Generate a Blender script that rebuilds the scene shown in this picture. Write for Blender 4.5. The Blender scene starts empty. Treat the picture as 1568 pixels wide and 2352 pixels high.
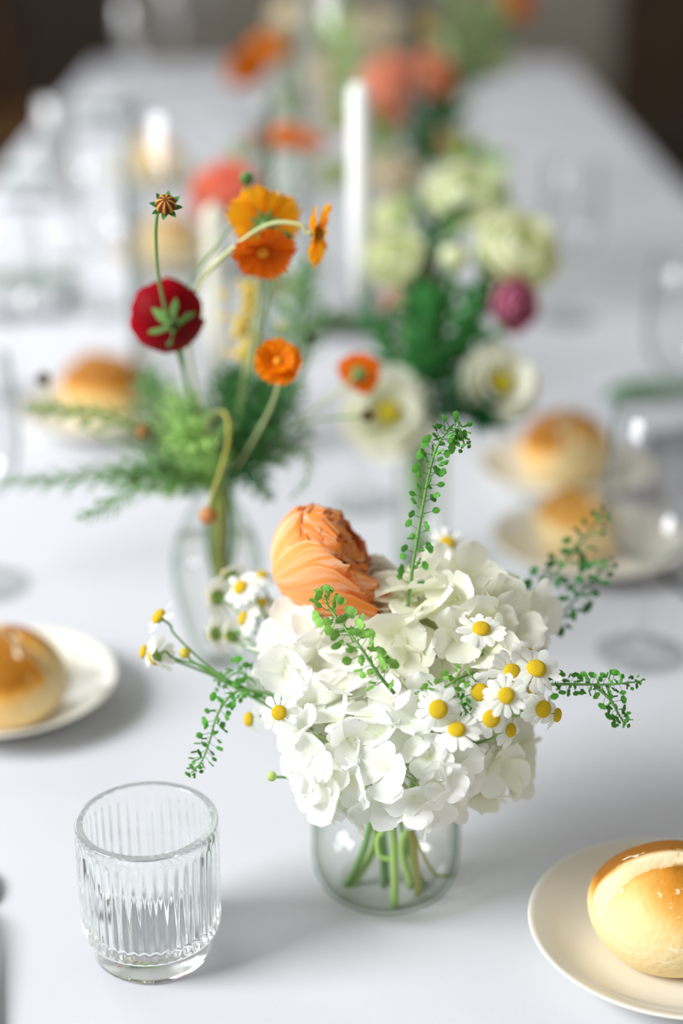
import bpy, bmesh, math, random
from mathutils import Vector, Matrix, Euler
R = random.Random(7)
V = Vector
PI = math.pi
SC = bpy.context.scene
COL = SC.collection

# ------------------------------------------------------------------ camera, world, light, exposure
K = 0.8                       # metres per survey unit
F = 3920.0                    # focal length in pixels of a 1568 x 2352 frame (60 mm on a 36 mm tall sensor)
HORIZON = -480.0
PITCH = math.atan((1176 - HORIZON) / F)
YAW = 0.00916
ZT = 0.75                     # height of the cloth
CAM = V((0, 0, ZT + 0.748 * K))
cam_data = bpy.data.cameras.new('camera')
cam = bpy.data.objects.new('camera', cam_data)
COL.objects.link(cam)
cam.location = CAM
cam.rotation_euler = (PI / 2 - PITCH, 0, -YAW)
cam_data.sensor_fit = 'VERTICAL'
cam_data.sensor_height = 36
cam_data.sensor_width = 24
cam_data.lens = F / 2352 * 36
cam_data.clip_start = 0.05
cam_data.dof.use_dof = True
cam_data.dof.focus_distance = 1.135 * K
cam_data.dof.aperture_fstop = 1.95
SC.camera = cam
RC = cam.rotation_euler.to_matrix()

world = bpy.data.worlds.new('world')
SC.world = world
world.use_nodes = True
world.node_tree.nodes['Background'].inputs['Color'].default_value = (1.0, 0.985, 0.965, 1)
world.node_tree.nodes['Background'].inputs['Strength'].default_value = 0.36

def area(name, loc, target, sx, sy, power, col, spread=180):
    l = bpy.data.lights.new(name, 'AREA')
    l.shape = 'RECTANGLE'
    l.spread = math.radians(spread)
    l.size, l.size_y, l.energy, l.color = sx, sy, power, col
    o = bpy.data.objects.new(name, l)
    COL.objects.link(o)
    o.location = loc
    o.rotation_euler = (V(target) - V(loc)).to_track_quat('-Z', 'Y').to_euler()
    return o
area('window_daylight', (-3.4, -0.3, 3.25), (0.05, 0.95, 0.8), 2.1, 1.9, 124, (0.95, 0.975, 1.0), 120)
area('far_fill_light', (-1.25, 2.7, 1.40), (-0.35, 2.6, 0.75), 1.6, 0.9, 19, (0.95, 0.975, 1.0))  # unseen fill lamp, added to brighten the far cloth on the window side
SC.view_settings.view_transform = 'Standard'
SC.view_settings.look = 'None'
SC.view_settings.exposure = 0.15
SC.view_settings.gamma = 1.0
SC.view_settings.use_curve_mapping = False
SC.cycles.max_bounces = 32
SC.cycles.transmission_bounces = 32
SC.cycles.transparent_max_bounces = 40
SC.cycles.diffuse_bounces = 10
SC.cycles.glossy_bounces = 16
SC.cycles.caustics_refractive = True
SC.cycles.caustics_reflective = False
SC.cycles.sample_clamp_indirect = 12
SC.cycles.use_denoising = True

# ------------------------------------------------------------------ survey: a photo point and a depth (or a height over the cloth) give the place
def P(x, y, u):
    Z = u * K
    return CAM + RC @ V(((x - 784) / F * Z, -(y - 1176) / F * Z, -Z))
def G(x, y, h=0.0):
    d = RC @ V(((x - 784) / F, -(y - 1176) / F, -1))
    return CAM + d * ((ZT + h - CAM.z) / d.z)
def CD(r, u, t):              # right, up, towards the viewer
    return (RC @ V((r, u, t))).normalized()
def px(n, u):
    return n * u * K / F

# ------------------------------------------------------------------ objects
def prop(o, label=None, cat=None, group=None, kind=None):
    if label: o['label'] = label
    if cat: o['category'] = cat
    if group: o['group'] = group
    if kind: o['kind'] = kind
    return o
def thing(name, label, cat, loc=(0, 0, 0), group=None):
    o = bpy.data.objects.new(name, None)
    o.empty_display_size = 0.01
    COL.objects.link(o)
    o.location = loc
    return prop(o, label, cat, group)
def mesh(name, vf, mat, smooth=True):
    me = bpy.data.meshes.new(name)
    me.from_pydata([tuple(v) for v in vf[0]], [], vf[1])
    if smooth: me.polygons.foreach_set('use_smooth', [True] * len(me.polygons))
    if len(vf) > 2:           # a value along and across the piece
        a = me.attributes.new('ts', 'FLOAT_VECTOR', 'POINT')
        a.data.foreach_set('vector', [c for t in vf[2] for c in t])
    if mat: me.materials.append(mat)
    return me
def put(name, me, parent=None, M=None, label=None, kind=None):
    """M is a world matrix for children of a thing (things are not rotated)."""
    o = bpy.data.objects.new(name, me)
    COL.objects.link(o)
    if parent is not None:
        o.parent = parent
        o.matrix_local = Matrix.Translation(-parent.location) @ (M or Matrix())
    elif M is not None:
        o.matrix_local = M
    return prop(o, label, kind=kind)
def sub(name, me, parent, M):  # M local to the parent part
    o = bpy.data.objects.new(name, me)
    COL.objects.link(o)
    o.parent = parent
    o.matrix_local = M
    return o
def frame(pos, z, up=None, roll=0.0):
    z = V(z).normalized()
    up = V(up) if up is not None else V((0.13, 0.21, 1))
    x = up.cross(z)
    if x.length < 1e-4: x = V((1, 0, 0)).cross(z)
    x.normalize()
    y = z.cross(x)
    m = Matrix((x, y, z)).transposed().to_4x4()
    return Matrix.Translation(pos) @ m @ Matrix.Rotation(roll, 4, 'Z')
def RX(a): return Matrix.Rotation(a, 4, 'X')
def RY(a): return Matrix.Rotation(a, 4, 'Y')
def RZ(a): return Matrix.Rotation(a, 4, 'Z')
def T(x, y, z): return Matrix.Translation((x, y, z))
def S(s): return Matrix.Scale(s, 4)
def S3(x, y, z): return Matrix.Diagonal((x, y, z, 1))

# ------------------------------------------------------------------ geometry
def curve(pts, n=6):
    pts = [V(p) for p in pts]
    if len(pts) < 3:
        return [pts[0].lerp(pts[1], i / n) for i in range(n + 1)]
    q = [pts[0] * 2 - pts[1]] + pts + [pts[-1] * 2 - pts[-2]]
    out = []
    for i in range(1, len(q) - 2):
        a, b, c, d = q[i - 1:i + 3]
        for k in range(n):
            t = k / n
            out.append(0.5 * (2 * b + (c - a) * t + (2 * a - 5 * b + 4 * c - d) * t * t + (3 * b - a - 3 * c + d) * t ** 3))
    out.append(pts[-1])
    return out
def tube(path, r, n=6, cap=True):
    path = [V(p) for p in path]
    m = len(path)
    rad = r if callable(r) else (lambda t: r)
    vs, fs = [], []
    nrm = None
    for i, p in enumerate(path):
        tg = (path[min(i + 1, m - 1)] - path[max(i - 1, 0)]).normalized()
        if nrm is None:
            nrm = tg.cross(V((0.3, 0.5, 0.81)))
            if nrm.length < 1e-3: nrm = tg.cross(V((1, 0, 0)))
        nrm = (nrm - tg * nrm.dot(tg)).normalized()
        b = tg.cross(nrm)
        q = rad(i / (m - 1))
        for k in range(n):
            a = 2 * PI * k / n
            vs.append(p + nrm * (math.cos(a) * q) + b * (math.sin(a) * q))
    for i in range(m - 1):
        for k in range(n):
            fs.append((i * n + k, i * n + (k + 1) % n, (i + 1) * n + (k + 1) % n, (i + 1) * n + k))
    if cap:
        fs.append(tuple(range(n - 1, -1, -1)))
        fs.append(tuple((m - 1) * n + k for k in range(n)))
    return vs, fs
def join(parts):
    vs, fs = [], []
    for p in parts:
        b = len(vs)
        vs.extend(p[0])
        fs.extend(tuple(i + b for i in f) for f in p[1])
    return vs, fs
def xf(vf, M):
    return ([M @ V(v) for v in vf[0]],) + tuple(vf[1:])
def lathe(prof, n=48, rfun=None):
    """prof: (r, z) list; r = 0 at an end closes it."""
    vs, fs, rows = [], [], []
    for r, z in prof:
        if r < 1e-7:
            rows.append([len(vs)]); vs.append(V((0, 0, z)))
        else:
            row = []
            for k in range(n):
                a = 2 * PI * k / n
                q = rfun(r, z, a) if rfun else r
                row.append(len(vs)); vs.append(V((q * math.cos(a), q * math.sin(a), z)))
            rows.append(row)
    for a, b in zip(rows, rows[1:]):
        if len(a) == 1 and len(b) == 1: continue
        for k in range(n):
            k2 = (k + 1) % n
            if len(a) == 1: fs.append((a[0], b[k2], b[k]))
            elif len(b) == 1: fs.append((a[k], a[k2], b[0]))
            else: fs.append((a[k], a[k2], b[k2], b[k]))
    return vs, fs
def ball(rx, ry, rz, nu=12, nv=8):
    prof = [(math.sin(PI * i / nv), -math.cos(PI * i / nv)) for i in range(nv + 1)]
    prof[0] = (0, -1); prof[-1] = (0, 1)
    return xf(lathe(prof, nu), S3(rx, ry, rz))
def box(x0, y0, z0, x1, y1, z1):
    vs = [V((x, y, z)) for z in (z0, z1) for y in (y0, y1) for x in (x0, x1)]
    return vs, [(0, 2, 3, 1), (4, 5, 7, 6), (0, 1, 5, 4), (2, 6, 7, 3), (0, 4, 6, 2), (1, 3, 7, 5)]
def petal(w, nt=6, ns=4, cup=0.0, curl=0.0, ruffle=0.0, rf=7.0, rp=0.0, tip=None, lift=0.0):
    """unit-long petal along +Y, width w(t), inner face +Z."""
    vs, fs, ts = [], [], []
    for i in range(nt + 1):
        t = i / nt
        for j in range(ns + 1):
            s = 2 * j / ns - 1
            ww = w(t)
            y = t * (1 - (tip(s) if tip else 0) * t * t)
            vs.append(V((s * ww, y, cup * s * s * ww + curl * t * t + lift * t + ruffle * math.sin(rf * s + rp) * t * t)))
            ts.append((t, s, 0))
    n = ns + 1
    for i in range(nt):
        for j in range(ns):
            fs.append((i * n + j, i * n + j + 1, (i + 1) * n + j + 1, (i + 1) * n + j))
    return vs, fs, ts
def shell_petal(r, tmax, half, nt=11, ns=7, flare=0.0, wav=0.0, ph=0.0, tuck=0.035):
    """a patch of a ball of radius r centred on the origin, growing from the south pole; one edge tucked under."""
    vs, fs, ts = [], [], []
    for i in range(nt + 1):
        t = (i / nt) ** .75
        th = 0.12 + t * (tmax - 0.12)
        sh = (0.4 + 0.6 * math.sin(PI / 2 * min(1, t / .7))) * (1 if t < .7 else max(0.02, 1 - ((t - .7) / .3) ** 3.0) ** .5)
        for j in range(ns + 1):
            s = 2 * j / ns - 1
            tt = th + 0.035 * math.sin(4.5 * s + ph * 1.7) * t * t
            psi = s * half * sh / max(0.4, math.sin(min(th, PI / 2)))
            rr = r * (1 + flare * t ** 2.5 + wav * math.sin(4 * s + ph) * t * t + tuck * s)
            vs.append(V((rr * math.sin(tt) * math.sin(psi), rr * math.sin(tt) * math.cos(psi), -rr * math.cos(tt))))
            ts.append((t, s, 0))
    n = ns + 1
    for i in range(nt):
        for j in range(ns):
            fs.append((i * n + j, i * n + j + 1, (i + 1) * n + j + 1, (i + 1) * n + j))
    return vs, fs, ts

# ------------------------------------------------------------------ materials
def lin(h):
    out = []
    for i in (0, 2, 4):
        c = int(h[i:i + 2], 16) / 255
        out.append(c / 12.92 if c <= 0.04045 else ((c + 0.055) / 1.055) ** 2.4)
    return (*out, 1)
MATS = {}
def newmat(name):
    m = bpy.data.materials.new(name)
    m.use_nodes = True
    nt = m.node_tree
    nt.nodes.clear()
    return m, nt, nt.nodes.new('ShaderNodeOutputMaterial')
def N(nt, kind, **kw):
    n = nt.nodes.new(kind)
    for k, v in kw.items():
        if k in n.inputs: n.inputs[k].default_value = v
        else: setattr(n, k, v)
    return n
def L(nt, a, b): nt.links.new(a, b)
def plain(name, col, rough=0.5, spec=0.4, metal=0.0, bump=0.0, bscale=200.0, var=0.0, vscale=20.0):
    if name in MATS: return MATS[name]
    m, nt, out = newmat(name)
    b = N(nt, 'ShaderNodeBsdfPrincipled', Roughness=rough, Metallic=metal)
    b.inputs['Base Color'].default_value = lin(col)
    b.inputs['Specular IOR Level'].default_value = spec
    tc = N(nt, 'ShaderNodeTexCoord')
    if var:
        no = N(nt, 'ShaderNodeTexNoise', Scale=vscale, Detail=4.0)
        L(nt, tc.outputs['Object'], no.inputs['Vector'])
        h = N(nt, 'ShaderNodeHueSaturation', Color=lin(col))
        mr = N(nt, 'ShaderNodeMapRange')
        mr.inputs[3].default_value = 1 - var; mr.inputs[4].default_value = 1 + var
        L(nt, no.outputs['Fac'], mr.inputs[0]); L(nt, mr.outputs[0], h.inputs['Value'])
        L(nt, h.outputs[0], b.inputs['Base Color'])
    if bump:
        no = N(nt, 'ShaderNodeTexNoise', Scale=bscale, Detail=3.0)
        L(nt, tc.outputs['Object'], no.inputs['Vector'])
        bp = N(nt, 'ShaderNodeBump', Strength=bump, Distance=0.001)
        L(nt, no.outputs['Fac'], bp.inputs['Height']); L(nt, bp.outputs[0], b.inputs['Normal'])
    L(nt, b.outputs[0], out.inputs[0])
    MATS[name] = m
    return m
def petal_mat(name, base, tip, transl=0.35, streak=0.0, streak_col='FFFFFF', rough=0.55, mid=None, mp=0.5, var=0.06, spec=0.08):
    if name in MATS: return MATS[name]
    m, nt, out = newmat(name)
    at = N(nt, 'ShaderNodeAttribute', attribute_name='ts')
    se = N(nt, 'ShaderNodeSeparateXYZ'); L(nt, at.outputs['Vector'], se.inputs[0])
    rp = N(nt, 'ShaderNodeValToRGB')
    rp.color_ramp.elements[0].color = lin(base); rp.color_ramp.elements[1].color = lin(tip)
    if mid:
        e = rp.color_ramp.elements.new(mp); e.color = lin(mid)
    L(nt, se.outputs[0], rp.inputs[0])
    col = rp.outputs[0]
    oi = N(nt, 'ShaderNodeObjectInfo')
    if streak:
        cx = N(nt, 'ShaderNodeCombineXYZ')
        m1 = N(nt, 'ShaderNodeMath', operation='MULTIPLY'); m1.inputs[1].default_value = 6.0
        m2 = N(nt, 'ShaderNodeMath', operation='MULTIPLY'); m2.inputs[1].default_value = 0.8
        m3 = N(nt, 'ShaderNodeMath', operation='MULTIPLY'); m3.inputs[1].default_value = 50.0
        L(nt, se.outputs[1], m1.inputs[0]); L(nt, se.outputs[0], m2.inputs[0]); L(nt, oi.outputs['Random'], m3.inputs[0])
        L(nt, m1.outputs[0], cx.inputs[0]); L(nt, m2.outputs[0], cx.inputs[1]); L(nt, m3.outputs[0], cx.inputs[2])
        no = N(nt, 'ShaderNodeTexNoise', Scale=1.0, Detail=3.0); L(nt, cx.outputs[0], no.inputs['Vector'])
        r2 = N(nt, 'ShaderNodeMapRange'); r2.inputs[1].default_value = 0.45; r2.inputs[2].default_value = 0.75
        r2.inputs[4].default_value = streak
        L(nt, no.outputs['Fac'], r2.inputs[0])
        mx = N(nt, 'ShaderNodeMix', data_type='RGBA'); mx.inputs[7].default_value = lin(streak_col)
        L(nt, r2.outputs[0], mx.inputs[0]); L(nt, col, mx.inputs[6])
        col = mx.outputs[2]
    h = N(nt, 'ShaderNodeHueSaturation')
    mr = N(nt, 'ShaderNodeMapRange'); mr.inputs[3].default_value = 1 - var; mr.inputs[4].default_value = 1 + var
    L(nt, oi.outputs['Random'], mr.inputs[0]); L(nt, mr.outputs[0], h.inputs['Value']); L(nt, col, h.inputs['Color'])
    b = N(nt, 'ShaderNodeBsdfPrincipled', Roughness=rough); b.inputs['Specular IOR Level'].default_value = spec
    L(nt, h.outputs[0], b.inputs['Base Color'])
    t = N(nt, 'ShaderNodeBsdfTranslucent'); L(nt, h.outputs[0], t.inputs[0])
    x = N(nt, 'ShaderNodeMixShader'); x.inputs[0].default_value = transl
    L(nt, b.outputs[0], x.inputs[1]); L(nt, t.outputs[0], x.inputs[2]); L(nt, x.outputs[0], out.inputs[0])
    MATS[name] = m
    return m
def thin_glass(name, face='FAFCFB', edge='C9D2CC', power=3.0, refl=0.022, rough=0.03):
    """a thin wall: clear face on, greener where the eye passes through more of the wall, with mirror glints."""
    if name in MATS: return MATS[name]
    m, nt, out = newmat(name)
    lw = N(nt, 'ShaderNodeLayerWeight', Blend=0.5)
    pw = N(nt, 'ShaderNodeMath', operation='POWER'); pw.inputs[1].default_value = power
    L(nt, lw.outputs['Facing'], pw.inputs[0])
    mx = N(nt, 'ShaderNodeMix', data_type='RGBA'); mx.inputs[6].default_value = lin(face); mx.inputs[7].default_value = lin(edge)
    L(nt, pw.outputs[0], mx.inputs[0])
    tr = N(nt, 'ShaderNodeBsdfTransparent'); L(nt, mx.outputs[2], tr.inputs[0])
    gl = N(nt, 'ShaderNodeBsdfGlossy', Roughness=rough)
    p5 = N(nt, 'ShaderNodeMath', operation='POWER'); p5.inputs[1].default_value = 5.0
    L(nt, lw.outputs['Facing'], p5.inputs[0])
    fr = N(nt, 'ShaderNodeMath', operation='MULTIPLY_ADD'); fr.inputs[1].default_value = 0.45; fr.inputs[2].default_value = refl
    L(nt, p5.outputs[0], fr.inputs[0])
    x = N(nt, 'ShaderNodeMixShader')
    L(nt, fr.outputs[0], x.inputs[0]); L(nt, tr.outputs[0], x.inputs[1]); L(nt, gl.outputs[0], x.inputs[2])
    L(nt, x.outputs[0], out.inputs[0])
    MATS[name] = m
    return m
def cloth_mat():
    m, nt, out = newmat('white_linen')
    b = N(nt, 'ShaderNodeBsdfPrincipled', Roughness=0.85)
    b.inputs['Base Color'].default_value = lin('D0D1D6'); b.inputs['Specular IOR Level'].default_value = 0.15
    tc = N(nt, 'ShaderNodeTexCoord')
    w1 = N(nt, 'ShaderNodeTexNoise', Scale=900.0, Detail=2.0)
    w2 = N(nt, 'ShaderNodeTexNoise', Scale=2.2, Detail=2.0)
    mp = N(nt, 'ShaderNodeMapping'); mp.inputs['Scale'].default_value = (0.5, 2.0, 1.0)
    L(nt, tc.outputs['Object'], w1.inputs['Vector']); L(nt, tc.outputs['Object'], mp.inputs['Vector']); L(nt, mp.outputs[0], w2.inputs['Vector'])
    b1 = N(nt, 'ShaderNodeBump', Strength=0.12, Distance=0.0006)
    b2 = N(nt, 'ShaderNodeBump', Strength=0.35, Distance=0.03)
    L(nt, w2.outputs['Fac'], b2.inputs['Height']); L(nt, w1.outputs['Fac'], b1.inputs['Height'])
    L(nt, b2.outputs[0], b1.inputs['Normal']); L(nt, b1.outputs[0], b.inputs['Normal'])
    L(nt, b.outputs[0], out.inputs[0])
    return m
def wood_mat(name, c1, c2, scale=6.0, rough=0.5):
    if name in MATS: return MATS[name]
    m, nt, out = newmat(name)
    tc = N(nt, 'ShaderNodeTexCoord')
    mp = N(nt, 'ShaderNodeMapping'); mp.inputs['Scale'].default_value = (9, 1, 2)
    no = N(nt, 'ShaderNodeTexNoise', Scale=scale, Detail=5.0)
    L(nt, tc.outputs['Object'], mp.inputs['Vector']); L(nt, mp.outputs[0], no.inputs['Vector'])
    rp = N(nt, 'ShaderNodeValToRGB'); rp.color_ramp.elements[0].color = lin(c1); rp.color_ramp.elements[1].color = lin(c2)
    rp.color_ramp.elements[0].position = 0.3; rp.color_ramp.elements[1].position = 0.7
    L(nt, no.outputs['Fac'], rp.inputs[0])
    b = N(nt, 'ShaderNodeBsdfPrincipled', Roughness=rough)
    L(nt, rp.outputs[0], b.inputs['Base Color']); L(nt, b.outputs[0], out.inputs[0])
    MATS[name] = m
    return m
def bread_mat():
    m, nt, out = newmat('baked_crust')
    at = N(nt, 'ShaderNodeAttribute', attribute_name='ts')
    se = N(nt, 'ShaderNodeSeparateXYZ'); L(nt, at.outputs['Vector'], se.inputs[0])
    tc = N(nt, 'ShaderNodeTexCoord')
    no = N(nt, 'ShaderNodeTexNoise', Scale=45.0, Detail=4.0); L(nt, tc.outputs['Object'], no.inputs['Vector'])
    ad = N(nt, 'ShaderNodeMath', operation='MULTIPLY_ADD'); ad.inputs[1].default_value = 0.30
    L(nt, no.outputs['Fac'], ad.inputs[0]); L(nt, se.outputs[0], ad.inputs[2])
    rp = N(nt, 'ShaderNodeValToRGB')
    cr = rp.color_ramp
    cr.elements[0].position = 0.25; cr.elements[0].color = lin('EBD3A0')
    cr.elements[1].position = 1.15 if False else 1.0; cr.elements[1].color = lin('A0640F')
    for p_, c_ in ((0.50, 'EBC98B'), (0.68, 'E2AC58'), (0.84, 'CF8A2A')):
        e = cr.elements.new(p_); e.color = lin(c_)
    L(nt, ad.outputs[0], rp.inputs[0])
    fl = N(nt, 'ShaderNodeTexNoise', Scale=160.0, Detail=2.0)
    mp = N(nt, 'ShaderNodeMapping'); mp.inputs['Scale'].default_value = (0.6, 1, 1)
    L(nt, tc.outputs['Object'], mp.inputs['Vector']); L(nt, mp.outputs[0], fl.inputs['Vector'])
    fr = N(nt, 'ShaderNodeMapRange'); fr.inputs[1].default_value = 0.66; fr.inputs[2].default_value = 0.74
    L(nt, fl.outputs['Fac'], fr.inputs[0])
    mx0 = N(nt, 'ShaderNodeMix', data_type='RGBA'); mx0.inputs[7].default_value = lin('F6E7C6')
    L(nt, fr.outputs[0], mx0.inputs[0]); L(nt, rp.outputs[0], mx0.inputs[6])
    mx = N(nt, 'ShaderNodeMix', data_type='RGBA'); mx.inputs[7].default_value = lin('F3DFB4')
    L(nt, se.outputs[1], mx.inputs[0]); L(nt, mx0.outputs[2], mx.inputs[6])
    b = N(nt, 'ShaderNodeBsdfPrincipled', Roughness=0.62); b.inputs['Specular IOR Level'].default_value = 0.22
    L(nt, mx.outputs[2], b.inputs['Base Color'])
    n2 = N(nt, 'ShaderNodeTexNoise', Scale=220.0, Detail=3.0); L(nt, tc.outputs['Object'], n2.inputs['Vector'])
    bp = N(nt, 'ShaderNodeBump', Strength=0.45, Distance=0.0016)
    L(nt, n2.outputs['Fac'], bp.inputs['Height']); L(nt, bp.outputs[0], b.inputs['Normal'])
    L(nt, b.outputs[0], out.inputs[0])
    return m
def disc_mat():
    m, nt, out = newmat('chamomile_yellow')
    tc = N(nt, 'ShaderNodeTexCoord')
    vo = N(nt, 'ShaderNodeTexVoronoi', Scale=16.0); L(nt, tc.outputs['Object'], vo.inputs['Vector'])
    rp = N(nt, 'ShaderNodeValToRGB'); rp.color_ramp.elements[0].color = lin('FFE63C'); rp.color_ramp.elements[1].color = lin('DDB010')
    rp.color_ramp.elements[1].position = 0.75
    L(nt, vo.outputs['Distance'], rp.inputs[0])
    bp = N(nt, 'ShaderNodeBump', Strength=0.5, Distance=0.03, invert=True)
    L(nt, vo.outputs['Distance'], bp.inputs['Height'])
    b = N(nt, 'ShaderNodeBsdfPrincipled', Roughness=0.7)
    b.inputs['Specular IOR Level'].default_value = 0.2
    L(nt, rp.outputs[0], b.inputs['Base Color']); L(nt, bp.outputs[0], b.inputs['Normal']); L(nt, b.outputs[0], out.inputs[0])
    return m
def fluted_glass():
    m, nt, out = newmat('clear_pressed_glass')
    b = N(nt, 'ShaderNodeBsdfGlass', Roughness=0.0, IOR=1.47)
    b.inputs[0].default_value = (0.992, 0.998, 0.995, 1)
    L(nt, b.outputs[0], out.inputs[0])
    return m
CLOTH = cloth_mat()
CRUST = bread_mat()
DISC = disc_mat()
PRESSED = fluted_glass()
GLASS = thin_glass('clear_thin_glass', 'FEFEFE', 'CBD4CF', 3.0, .045)
GLASS_GREEN = thin_glass('pale_green_thin_glass', 'FEFEFE', 'D4DED6', 3.0)
WATER = thin_glass('water_clear', 'FEFEFD', 'E6ECE0', 2.0)
CHINA = plain('white_china', 'E4E1D4', 0.12, 0.5)
WAX = plain('white_wax', 'F4F3EE', 0.5, 0.3)
WAX_CREAM = plain('cream_wax', 'EFECD9', 0.5, 0.3)
GREEN = plain('stem_green', '6E9A52', 0.5, 0.3)
GREEN_LIGHT = plain('stem_light_green', '9CC060', 0.5, 0.3)
GREEN_PALE = plain('stem_pale_green', 'BFC68C', 0.5, 0.3)
GREEN_DARK = plain('stem_dark_green', '41703F', 0.5, 0.3)
GREEN_YELLOW = plain('stem_yellow_green', 'A9A64E', 0.5, 0.3)
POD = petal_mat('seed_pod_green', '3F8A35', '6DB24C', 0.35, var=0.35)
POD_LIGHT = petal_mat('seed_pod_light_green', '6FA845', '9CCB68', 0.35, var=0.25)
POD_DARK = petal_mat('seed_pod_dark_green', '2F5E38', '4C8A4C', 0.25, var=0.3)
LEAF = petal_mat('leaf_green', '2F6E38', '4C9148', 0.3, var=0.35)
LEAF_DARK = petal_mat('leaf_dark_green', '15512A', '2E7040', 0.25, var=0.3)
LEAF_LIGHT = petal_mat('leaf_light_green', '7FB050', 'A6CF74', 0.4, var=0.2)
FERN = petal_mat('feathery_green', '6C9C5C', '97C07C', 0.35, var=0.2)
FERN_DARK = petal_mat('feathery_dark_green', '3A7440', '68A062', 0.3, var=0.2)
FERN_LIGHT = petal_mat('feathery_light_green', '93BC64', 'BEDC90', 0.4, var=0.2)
HYD = petal_mat('hydrangea_white', 'F1F3DE', 'FDFDFA', 0.36, var=0.01, mid='FBFBF5', mp=0.35)
HYD_CREAM = petal_mat('hydrangea_cream', 'E8E9CA', 'FBFAF0', 0.36, var=0.02, mid='F6F6E6', mp=0.4)
DAISY = petal_mat('chamomile_white', 'EEF0E2', 'F8F8F6', 0.32, var=0.02)

# ------------------------------------------------------------------ the setting
TX0, TX1, TY0, TY1 = -0.695 * K, 0.735 * K, 0.24, 4.2
fl = put('floor', mesh('floor', ([V((-7, -3, 0)), V((7, -3, 0)), V((7, 6.6, 0)), V((-7, 6.6, 0))], [(0, 1, 2, 3)]), wood_mat('floor_wood', '2C2419', '453829', 3.0)))
fl['kind'] = 'structure'
wb = put('wall_back', mesh('wall_back', box(-7, 6.4, 0, 7, 6.6, 3.2), plain('wall_taupe', 'C8C0B0', 0.9, 0.1, var=0.2, vscale=1.1)))
wb['kind'] = 'structure'

for n_, x0, x1, w_ in ((1, -2.3, -.78, '241A0E'), (2, 1.12, 2.4, '2A2114')):
    d_ = thing('door_%d' % n_, 'dark wooden double door in the back wall behind the %s side chairs' % ('window' if n_ == 1 else 'shaded'), None, ((x0 + x1) / 2, 6.4, 0))
    d_['kind'] = 'structure'
    DW = wood_mat('door_wood_%d' % n_, w_, '4A3218', 4.0)
    put('door_frame', mesh('door_frame', join([box(x0 - .06, 6.36, 0, x0, 6.399, 2.1), box(x1, 6.36, 0, x1 + .06, 6.399, 2.1), box(x0 - .06, 6.36, 2.1, x1 + .06, 6.399, 2.17)]), DW, False), d_)
    for k in range(4):
        a_ = x0 + (x1 - x0) * k / 4; b_ = x0 + (x1 - x0) * (k + 1) / 4
        put('plank', mesh('plank', box(a_ + .006, 6.372 - .004 * (k % 2), .005, b_ - .006, 6.399, 2.095), DW, False), d_)

tb = thing('banquet_table', 'long wooden banquet table hidden beneath the white cloth', 'table', ((TX0 + TX1) / 2, (TY0 + TY1) / 2, 0))
WOOD = wood_mat('table_wood', '6B4A2C', '8A6238')
put('tabletop', mesh('tabletop', box(TX0 + .01, TY0 + .01, ZT - .035, TX1 - .01, TY1 - .01, ZT - .004), WOOD, False), tb)
for sx in (TX0 + .08, TX1 - .08):
    for sy in (TY0 + .1, TY1 - .1):
        put('leg', mesh('leg', lathe([(0, 0), (.022, 0), (.03, .3), (.034, ZT - .036), (0, ZT - .036)], 14), WOOD), tb, T(sx, sy, 0))
def tablecloth():
    ring, nx, ny = [], 60, 150
    for i in range(nx): ring.append((TX0 + (TX1 - TX0) * i / nx, TY0, 0, -1))
    for i in range(ny): ring.append((TX1, TY0 + (TY1 - TY0) * i / ny, 1, 0))
    for i in range(nx): ring.append((TX1 - (TX1 - TX0) * i / nx, TY1, 0, 1))
    for i in range(ny): ring.append((TX0, TY1 - (TY1 - TY0) * i / ny, -1, 0))
    lv = [(-.02, 0), (-.006, -.0005), (0.0, -.004), (.004, -.014), (.006, -.05), (.01, -.15), (.016, -.28), (.02, -.40)]
    vs, fs, n = [], [], len(ring)
    for d, z in lv:
        for k, (x, y, ux, uy) in enumerate(ring):
            f = max(0, (-z - .03)) * .10
            w = d + f * (0.6 * math.sin(k * .55) + .4 * math.sin(k * .23 + 1)) + f * .5
            vs.append(V((x + ux * w, y + uy * w, ZT + z)))
    for i in range(len(lv) - 1):
        for k in range(n):
            fs.append((i * n + k, (i + 1) * n + k, (i + 1) * n + (k + 1) % n, i * n + (k + 1) % n))
    fs.append(tuple(range(n)))
    return vs, fs
tc = put('tablecloth', mesh('tablecloth', tablecloth(), CLOTH))
prop(tc, 'smooth white linen tablecloth covering the whole long table', 'tablecloth')

# chairs along the table, far out of focus
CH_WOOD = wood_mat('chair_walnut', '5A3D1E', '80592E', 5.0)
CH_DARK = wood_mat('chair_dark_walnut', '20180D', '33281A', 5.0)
def chair(label, x, y, rz, mat, group):
    t = thing('dining_chair', label, 'chair', (x, y, 0), group)
    M = T(x, y, 0) @ RZ(rz)
    def q(name, vf, sm=False): put(name, mesh(name, vf, mat, sm), t, M)
    q('seat', box(-.21, -.20, .43, .21, .21, .465))
    for sx in (-1, 1):
        q('leg', tube([(sx * .18, .17, 0), (sx * .175, .17, .43)], lambda t_: .015 + .006 * t_, 8), True)
        q('leg', tube([(sx * .19, -.24, 0), (sx * .18, -.19, .45)], .019, 8), True)
        q('back_post', tube(curve([(sx * .18, -.185, .45), (sx * .19, -.21, .68), (sx * .175, -.26, .90)], 4), .018, 8), True)
    q('top_rail', tube(curve([(-.19, -.255, .88), (0, -.295, .915), (.19, -.255, .88)], 5), .022, 8), True)
    for s in (-1, 1):
        q('cross_slat', tube(curve([(-.17 * s, -.19, .47), (0, -.225 - .012 * s, .68), (.165 * s, -.255, .87)], 4), .012, 6), True)
    q('stretcher', tube([(-.18, .0, .2), (.18, .0, .2)], .010, 6), True)
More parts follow.
